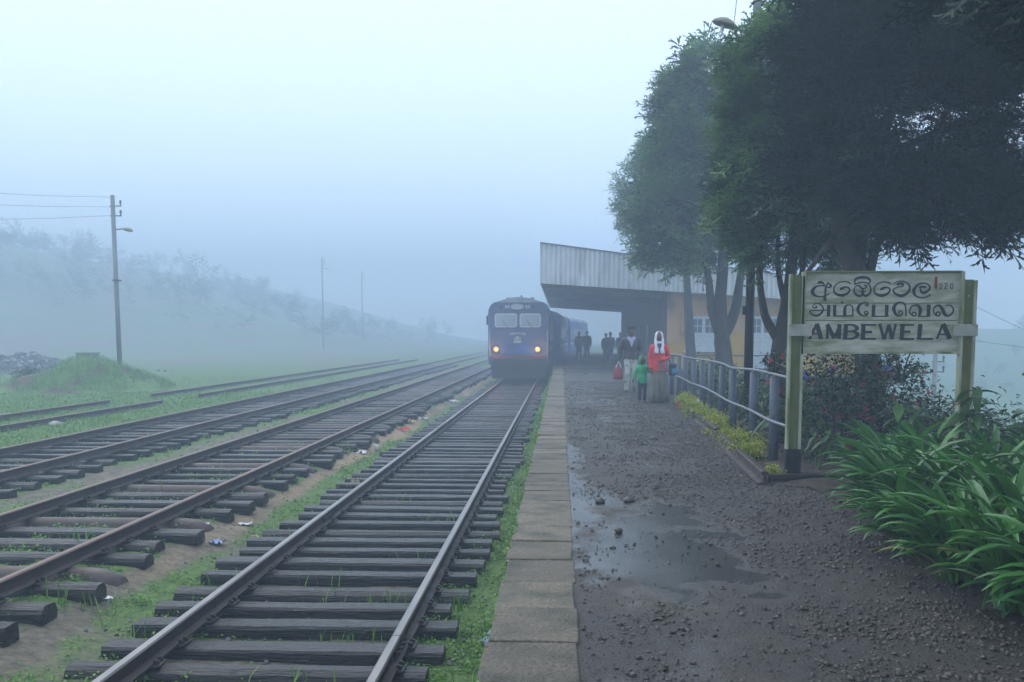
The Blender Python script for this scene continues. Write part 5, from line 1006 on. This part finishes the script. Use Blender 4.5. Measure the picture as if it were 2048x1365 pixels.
def person(label, loc, rz, h, arms, legs, top=None, sleeves=True, bottom=None, lean=0.0, hair='short', group=None, hs=1.08, wide=1.0, hem=.88, vx=1.0):
    """arms/legs: dict of joint positions in a body 1.74 m tall facing -y; clothes are children of the body's thing"""
    t = empty('person', loc, rz, label, 'person', group); k = h / 1.74; S = lambda p: tuple(Vector(p) * k)
    bd = MB(); V = lambda *p: S(p)
    tors = [V(0, 0, .86), V(0, .01, .98), V(0, .01, 1.10), V(0, 0, 1.25), V(0, .0, 1.38), V(0, .012, 1.45), V(0, .01, 1.50)]; rad = [(.10 * k, .15 * k * wide), (.11 * k, .165 * k * wide), (.095 * k, .14 * k * wide), (.11 * k, .165 * k * wide), (.10 * k, .175 * k * wide), (.065 * k, .10 * k), (.055 * k, .055 * k)]
    bd.tube(tors, rad, 16, up=(0, 1, 0)); bd.tube([V(0, .012, 1.45), V(0, .0, 1.56)], .056 * k, 10)
    hc = Vector(V(0, -.012, 1.635 + .07 * (hs - 1))); q0 = k; q = k * hs
    bd.ball(hc, (.079 * q, .094 * q, .108 * q), 16, 12); bd.ball(hc + Vector((0, -.035, -.055)) * q, (.055 * q, .055 * q, .05 * q), 12, 8); bd.tube([hc + Vector((0, -.088, .015)) * q, hc + Vector((0, -.108, -.022)) * q], [.009 * q, .016 * q], 6)
    for s in (-1, 1): bd.ball(hc + Vector((s * .080, .01, -.005)) * q, (.012 * q, .022 * q, .032 * q), 8, 6)
    q = q0
    for s in (-1, 1):
        sh, el, wr = (Vector(V(*p)) for p in arms[s]); bd.tube([Vector(V(s * .10, .005, 1.40)), sh, sh.lerp(el, .5), el, el.lerp(wr, .4), wr], [.06 * q, .058 * q, .047 * q, .040 * q, .038 * q, .026 * q], 10); hb = MB(); hand(hb, (0, 0, 0), (wr - el) / q, s, arms.get('grip', .3)); bd.add([wr + Vector(v) * q for v in hb.v], hb.f)
        hp, kn, an = (Vector(V(*p)) for p in legs[s]); bd.tube([hp + Vector((0, 0, .06)) * q, hp, hp.lerp(kn, .55), kn, kn.lerp(an, .35), an], [.085 * q, .088 * q, .072 * q, .055 * q, .054 * q, .036 * q], 12); bd.tube([an + Vector((0, .04, -.035)) * q, an + Vector((0, -.05, -.04)) * q, an + Vector((0, -.15, -.055)) * q], [.036 * q, .04 * q, .026 * q], 8)
    b = remeshed('body', bd, M['skin'], t, .011 * vx * max(.75, k), 3)
    q = k * hs
    for s in (-1, 1): MB().ball(hc + Vector((s * .029, -.083, .012)) * q, (.012 * q, .009 * q, .007 * q), 8, 6).build('eye', M['eye'], b); MB().ball(hc + Vector((s * .029, -.0895, .012)) * q, (.006 * q, .005 * q, .006 * q), 8, 6).build('pupil', M['hair'], b)
    MB().ball(hc + Vector((0, -.088, -.053)) * q, (.022 * q, .008 * q, .007 * q), 8, 6).build('mouth', M['lip'], b); q = q0
    if top:
        c = MB(); e = .020; c.tube([V(0, 0, hem), V(0, .005, .98), V(0, .01, 1.10), V(0, 0, 1.25), V(0, 0, 1.38), V(0, .012, 1.455)], [tuple(v + e * k for v in r_) for r_ in [(.12 * k, .18 * k * wide), (.12 * k, .175 * k * wide), (.11 * k, .155 * k * wide), (.12 * k, .17 * k * wide), (.105 * k, .178 * k * wide), (.06 * k, .095 * k)]], 18, up=(0, 1, 0))
        for s in (-1, 1):
            sh, el, wr = (Vector(V(*p)) for p in arms[s]); c.tube([Vector(V(s * .09, .005, 1.41)), sh + Vector((0, 0, -.008)) * q, sh.lerp(el, .5), el, el.lerp(wr, .5), el.lerp(wr, .93)], [.070 * q, .071 * q, .064 * q, .057 * q, .052 * q, .047 * q], 12)
        remeshed('jacket', c, top, t, .013 * vx * max(.75, k), 4)
    if bottom:
        c = MB(); c.tube([V(0, 0, .82), V(0, .005, .93), V(0, .01, 1.0)], [(.125 * k, .165 * k), (.13 * k, .18 * k), (.11 * k, .165 * k)], 16, up=(0, 1, 0))
        for s in (-1, 1): hp, kn, an = (Vector(V(*p)) for p in legs[s]); c.tube([hp + Vector((0, 0, .05)) * q, hp.lerp(kn, .5), kn, kn.lerp(an, .5), an + Vector((0, 0, -.005)) * q], [.105 * q, .095 * q, .076 * q, .070 * q, .066 * q], 12)
        remeshed('trousers', c, bottom, t, .014 * vx * max(.75, k), 4)
    for s in (-1, 1): an = Vector(V(*legs[s][2])); mb = MB(); mb.tube([an + Vector((0, .06, -.045)) * q, an + Vector((0, -.03, -.035)) * q, an + Vector((0, -.12, -.055)) * q, an + Vector((0, -.19, -.062)) * q], [(.03 * q, .034 * q), (.042 * q, .042 * q), (.032 * q, .046 * q), (.016 * q, .03 * q)], 10); mb.build('shoe', M['shoe'], t, True)
    q = k * hs
    if hair == 'short': c = MB(); c.ball(hc + Vector((0, .018, .028)) * q, (.086 * q, .094 * q, .094 * q), 14, 10); c.build('hair', M['hair'], t, True)
    return t, hc, q
LEGS = {-1: [(-.09, 0, .90), (-.10, -.03, .49), (-.105, .03, .085)], 1: [(.09, 0, .90), (.095, .0, .49), (.10, .05, .085)]}
ARMS = {-1: [(-.20, 0, 1.40), (-.25, .04, 1.12), (-.25, -.02, .86)], 1: [(.20, 0, 1.40), (.25, .04, 1.12), (.25, -.02, .86)]}

# man with cap and dark jacket
walk = {-1: [(-.09, 0, .90), (-.105, -.10, .50), (-.115, -.06, .085)], 1: [(.09, 0, .90), (.09, -.02, .49), (.09, .20, .11)]}
arms = {-1: [(-.20, 0, 1.40), (-.29, .03, 1.13), (-.31, -.03, .87)], 1: [(.20, 0, 1.40), (.27, .05, 1.12), (.24, -.06, .90)], 'grip': .8}
t, hc, q = person('man in dark jacket, cap and pale trousers walking with red bag', (1.86, 26.6, PZ), 0, 1.74, arms, walk, M['jacket_dark'], True, M['khaki'], hair='short', group='family walking along the platform', wide=1.06)
mb = MB(); mb.lathe([(.098, .045), (.102, .07), (.106, .115), (.098, .13), (.02, .135)], 18, tuple(hc)); mb.build('cap', M['dark_cloth'], t, True); mb = MB(); mb.tube([hc + Vector((-.06, -.085, .05)), hc + Vector((0, -.135, .045)), hc + Vector((.06, -.085, .05))], [(.006, .012), (.007, .028), (.006, .012)], 8, up=(0, 0, 1)); mb.build('cap_peak', M['dark_cloth'], t)
MB().add([(-.075, -.135, 1.46), (.075, -.135, 1.46), (.035, -.152, 1.30), (0, -.156, 1.20), (-.035, -.152, 1.30)], [(0, 4, 3, 2, 1)]).add([(-.085, -.06, 1.50), (-.03, -.125, 1.475), (-.07, -.145, 1.38), (-.115, -.12, 1.45)], [(0, 1, 2, 3)]).add([(.085, -.06, 1.50), (.03, -.125, 1.475), (.07, -.145, 1.38), (.115, -.12, 1.45)], [(3, 2, 1, 0)]).build('shirt_front', M['shirt'], t)
b = empty('carrier_bag', (1.515, 26.52, PZ + .36), 0, 'dark red carrier bag hanging from the walking man\'s hand', 'bag'); mb = MB(); vs = []
for i, (w, d, z) in enumerate([(.115, .07, 0), (.128, .08, .05), (.12, .07, .16), (.095, .05, .27), (.06, .02, .33)]): vs += [(w * math.cos(a * PI / 6) * (1 + .05 * math.sin(a * 2 + i)), d * math.sin(a * PI / 6), z) for a in range(12)]
mb.add(vs, [(i * 12 + j, i * 12 + (j + 1) % 12, (i + 1) * 12 + (j + 1) % 12, (i + 1) * 12 + j) for i in range(4) for j in range(12)] + [tuple(range(11, -1, -1)), tuple(48 + j for j in range(12))]); mb.build('bag_body', M['red_bag'], b, True)
for s in (-.02, .02): MB().tube(smooth_path([(-.06, s, .32), (.0, s * .4, .45), (.03, s * .3, .455), (.07, s, .32)]), .008, 6).build('handle', M['scarf'], b)

# woman with white headscarf, red jacket, long skirt
arms = {-1: [(-.165, 0, 1.385), (-.215, .02, 1.10), (-.195, -.04, .84)], 1: [(.165, 0, 1.385), (.255, .04, 1.13), (.05, -.17, 1.07)], 'grip': .6}
t, hc, q = person('woman in red jacket and white headscarf with long grey skirt', (2.19, 22.5, PZ), 0, 1.58, arms, LEGS, M['red_jacket'], hair=None, group='family walking along the platform', wide=.90, hem=.79, hs=1.1)
mb = MB(); n = 30; prof = [(.235, .035), (.222, .25), (.205, .5), (.185, .72), (.165, .90), (.15, .98)]; n = 72
mb.lathe([(r * .9, z * .91) for r, z in prof], n, (0, 0, 0), 0, lambda a, i: (1 + (.13 - .02 * i) * math.sin(a * 7 + .7 + .25 * i) + (.07 - .012 * i) * math.sin(a * 15 + i * .4)) * (1 - .30 * abs(math.sin(a)))); mb.build('skirt', M['skirt'], t, True)
mb = MB(); m = 22; k_ = 12; vs = []
for i in range(k_):
    e = -.95 + i / (k_ - 1) * 2.45
    for j in range(m): a = R(-55) + R(290) * j / (m - 1); r = math.cos(min(e, 1.5)) if e > 0 else 1 + .10 * -e; vs.append((hc.x + .098 * q * r * math.cos(a), hc.y + .012 + .112 * q * r * math.sin(a), hc.z + (.125 * math.sin(e) if e > 0 else .15 * e) * q))
mb.add(vs, [(i * m + j, i * m + j + 1, (i + 1) * m + j + 1, (i + 1) * m + j) for i in range(k_ - 1) for j in range(m - 1)])
for s in (-1, 1): mb.tube(smooth_path([(hc.x + s * .078, hc.y - .045, hc.z - .05), (hc.x + s * .070, hc.y - .085, hc.z - .15), (hc.x + s * .055, hc.y - .12, hc.z - .25), (hc.x + s * .070, hc.y - .14, hc.z - .37)]), [(.016, .030)] * 4 + [(.014, .040)] * 4 + [(.012, .047)] * 4 + [(.010, .052)], 8, up=(0, 1, 0))
mb.tube([(hc.x - .085, hc.y - .03, hc.z - .11), (hc.x, hc.y - .085, hc.z - .14), (hc.x + .085, hc.y - .03, hc.z - .11)], [(.03, .02), (.032, .02), (.03, .02)], 8)
o = mb.build('headscarf', M['scarf'], t, True); sd = o.modifiers.new('solid', 'SOLIDIFY'); sd.thickness = .008
MB().add([(.012, -.137, 1.0), (.045, -.139, 1.0), (.10, -.155, .72), (-.01, -.16, .72)], [(0, 3, 2, 1)]).build('jacket_opening', M['skirt'], t)
MB().add([(-.05, -.135, 1.335), (.05, -.135, 1.335), (.03, -.145, 1.16), (-.03, -.145, 1.16)], [(0, 3, 2, 1)]).build('blouse', M['grey_cloth'], t)
b = empty('shoulder_bag', (2.50, 22.55, PZ + .62), 0, 'blue and black bag carried under the woman\'s arm', 'bag'); MB().box(-.08, .09, -.08, .08, 0, .27).build('bag_body', M['dark_cloth'], b, bevel=.03); MB().box(-.02, .11, -.095, -.06, .04, .16).build('pocket', M['blue_bag'], b, bevel=.02)
MB().tube(smooth_path([(-.05, -.05, .26), (-.16, -.10, .5), (-.22, -.03, .80), (-.18, .10, .6), (-.03, .06, .26)]), .010, 6).build('strap', M['dark_cloth'], b)

# child in green hooded jacket
cl = {-1: [(-.09, 0, .86), (-.10, -.07, .47), (-.11, -.02, .09)], 1: [(.09, 0, .86), (.10, .02, .47), (.10, .08, .09)]}
arms = {-1: [(-.19, 0, 1.36), (-.30, -.01, 1.10), (-.36, -.10, .88)], 1: [(.19, 0, 1.36), (.29, .02, 1.16), (.34, -.02, 1.27)], 'grip': .4}
t, hc, q = person('small child in green hooded jacket between the two adults', (1.85, 22.75, PZ), 0, 1.02, arms, cl, M['green_jacket'], True, M['dark_cloth'], hair=None, group='family walking along the platform', wide=1.02, hem=.74, hs=1.4)
sc_ = 1.25
mb = MB(); n = 20; vs = []; k_ = 9
for i in range(k_):
    e = -1.0 + i / (k_ - 1) * 2.5
    for j in range(n): a = R(-50) + R(280) * j / (n - 1); r = math.cos(min(e, 1.5)) if e > 0 else 1 - .08 * -e; vs.append((hc.x + .105 * q * r * math.cos(a), hc.y + .012 + .118 * q * r * math.sin(a), hc.z + .135 * math.sin(e) * q))
mb.add(vs, [(i * n + j, i * n + j + 1, (i + 1) * n + j + 1, (i + 1) * n + j) for i in range(k_ - 1) for j in range(n - 1)]); o = mb.build('hood', M['green_jacket'], t, True); sd = o.modifiers.new('solid', 'SOLIDIFY'); sd.thickness = .012

# people waiting under the canopy
for lab, (x, y), hh, tp, bt, rz in (('dim standing figure in dark clothes at the platform edge under the canopy', (1.12, 62), 1.72, 'grey_cloth', 'dark_cloth', .2), ('dim figure standing close beside another under the canopy, on the station side', (1.62, 62.4), 1.76, 'dark_cloth', 'dark_cloth', -.3), ('dim figure in maroon near the dark bench under the canopy', (2.75, 56.0), 1.66, 'maroon', 'dark_cloth', 0), ('dim figure waiting closest to the canopy bin', (2.45, 54.8), 1.6, 'dark_cloth', 'grey_cloth', .5), ('shadowy figure next to the platform wall behind the walking man', (3.25, 55.0), 1.64, 'grey_cloth', 'dark_cloth', -.4)):
    person(lab, (x, y, PZ + .05), rz, hh, ARMS, LEGS, M[tp], True, M[bt], vx=2.0, group='people waiting under the canopy')

# ------------------------------------------------------------------ litter and small stones
M['paper'] = flat('white_paper', (0.62, 0.63, 0.66), .7); M['paper_blue'] = flat('pale_blue_paper', (0.35, 0.42, 0.62), .7); M['tan'] = flat('tan_wrapper', (0.45, 0.33, 0.18), .7); M['litter_red'] = flat('red_wrapper', (0.6, 0.05, 0.04), .6); M['clear'] = flat('milky_cup', (0.55, 0.58, 0.62), .3)
def scrap(x, y, w, mat, label, flatness=.35):
    n = 6; g = random.Random(label); vs = [((i / (n - 1) - .5) * w * (1 + .2 * g.random()), (j / (n - 1) - .5) * w * .75 * (1 + .2 * g.random()), .004 + g.random() ** 1.5 * w * flatness) for j in range(n) for i in range(n)]
    o = MB().add(vs, [(j * n + i, j * n + i + 1, (j + 1) * n + i + 1, (j + 1) * n + i) for j in range(n - 1) for i in range(n - 1)]).build('paper_scrap', M[mat], None); o.location = (x, y, float(ground_z(np.array(x), np.array(y))) + .01); o.rotation_euler = (0, 0, g.random() * 6); tag(o, label, 'litter', 'litter between the tracks'); sd = o.modifiers.new('solid', 'SOLIDIFY'); sd.thickness = .002
for a in [(-3.92, 11.05, .17, 'paper_blue', 'crumpled pale blue paper on the path between the tracks'), (-3.98, 12.25, .16, 'paper', 'white paper scrap lying just beyond the pale blue one', .2), (-4.30, 11.6, .16, 'paper', 'grey-white scrap beside a sleeper end of the second track', .2), (-3.62, 11.55, .12, 'tan', 'tan wrapper caught by the sleeper ends of the main track', .6), (-3.35, 11.3, .1, 'paper', 'tiny white scrap touching a main track sleeper'), (-4.05, 8.55, .10, 'paper', 'flat white scrap of paper on the bare path nearest the camera', .08), (-4.0, 19.9, .24, 'paper', 'white plastic scrap half way along the path', .3), (-3.95, 24.8, .26, 'litter_red', 'small bright red wrapper on the sandy path'), (-4.05, 26.6, .34, 'tan', 'yellowish wrapper near the red one on the path', .3), (-3.9, 28.2, .2, 'paper', 'white speck of paper beyond the yellowish wrapper'), (-3.85, 36, .3, 'paper', 'distant white scrap where the path enters fog'), (-3.35, 16.1, .16, 'tan', 'orange-white crumpled wrapper against the main track sleepers', .7), (-.56, 7.72, .13, 'paper_blue', 'violet-blue wrapper in the weeds at the platform wall', .8), (-5.05, 11.25, .10, 'paper_blue', 'bright blue scrap by the second track rail')]: scrap(*a)
o = MB().tube([(0, 0, 0), (0, 0, .13)], [.035, .05], 14).build('plastic_cup', M['clear'], None, True, (-3.86, 20.6, float(ground_z(-3.86, 20.6)))); tag(o, 'upright white cup standing on the path', 'cup', 'litter between the tracks')
def rock(x, y, r, label, mat='stone', z=None):
    mb = MB(); mb.ball((0, 0, 0), r, 9, 7); g = random.Random(label); mb.v = [(a * g.uniform(.8, 1.2), b * g.uniform(.8, 1.2), c * .6 * g.uniform(.85, 1.1)) for a, b, c in mb.v]; o = mb.build('rock', M[mat], None, True); o.location = (x, y, (float(ground_z(x, y)) if z is None else z) + r * .3); tag(o, label, 'rock')
rock(-12.4, 23.8, .16, 'pale stone lying in the grass beyond the third track', 'band_white')
for x, y, r, lb in ((.45, 7.6, .035, 'dark pebble on the wet patch nearest the kerb'), (.62, 9.0, .05, 'dark clod on the wet platform beside the kerb'), (.36, 8.95, .05, 'flattened dark clod closest to the kerb edge'), (1.35, 14.5, .05, 'lone dark stone in the middle of the platform'), (1.78, 13.8, .05, 'dark stone near the rail edging')): rock(x, y, r, lb, 'gravel', PZ)

# ------------------------------------------------------------------ fog
def haze():
    o = MB().box(-158, 125, -30, 345, -9.2, 28.0).build('haze', None); o.data.materials.clear(); m = bpy.data.materials.new('fog'); m.use_nodes = True; n, l = m.node_tree.nodes, m.node_tree.links; n.clear()
    v = n.new('ShaderNodeVolumePrincipled'); v.inputs['Color'].default_value = HAZE_COLOR; v.inputs['Density'].default_value = HAZE_DENSITY; v.inputs['Anisotropy'].default_value = 0.15
    u = n.new('ShaderNodeOutputMaterial'); l.new(v.outputs[0], u.inputs['Volume']); o.data.materials.append(m); tag(o, 'pale bluish fog lying over the whole station', 'fog', kind='stuff')
haze()
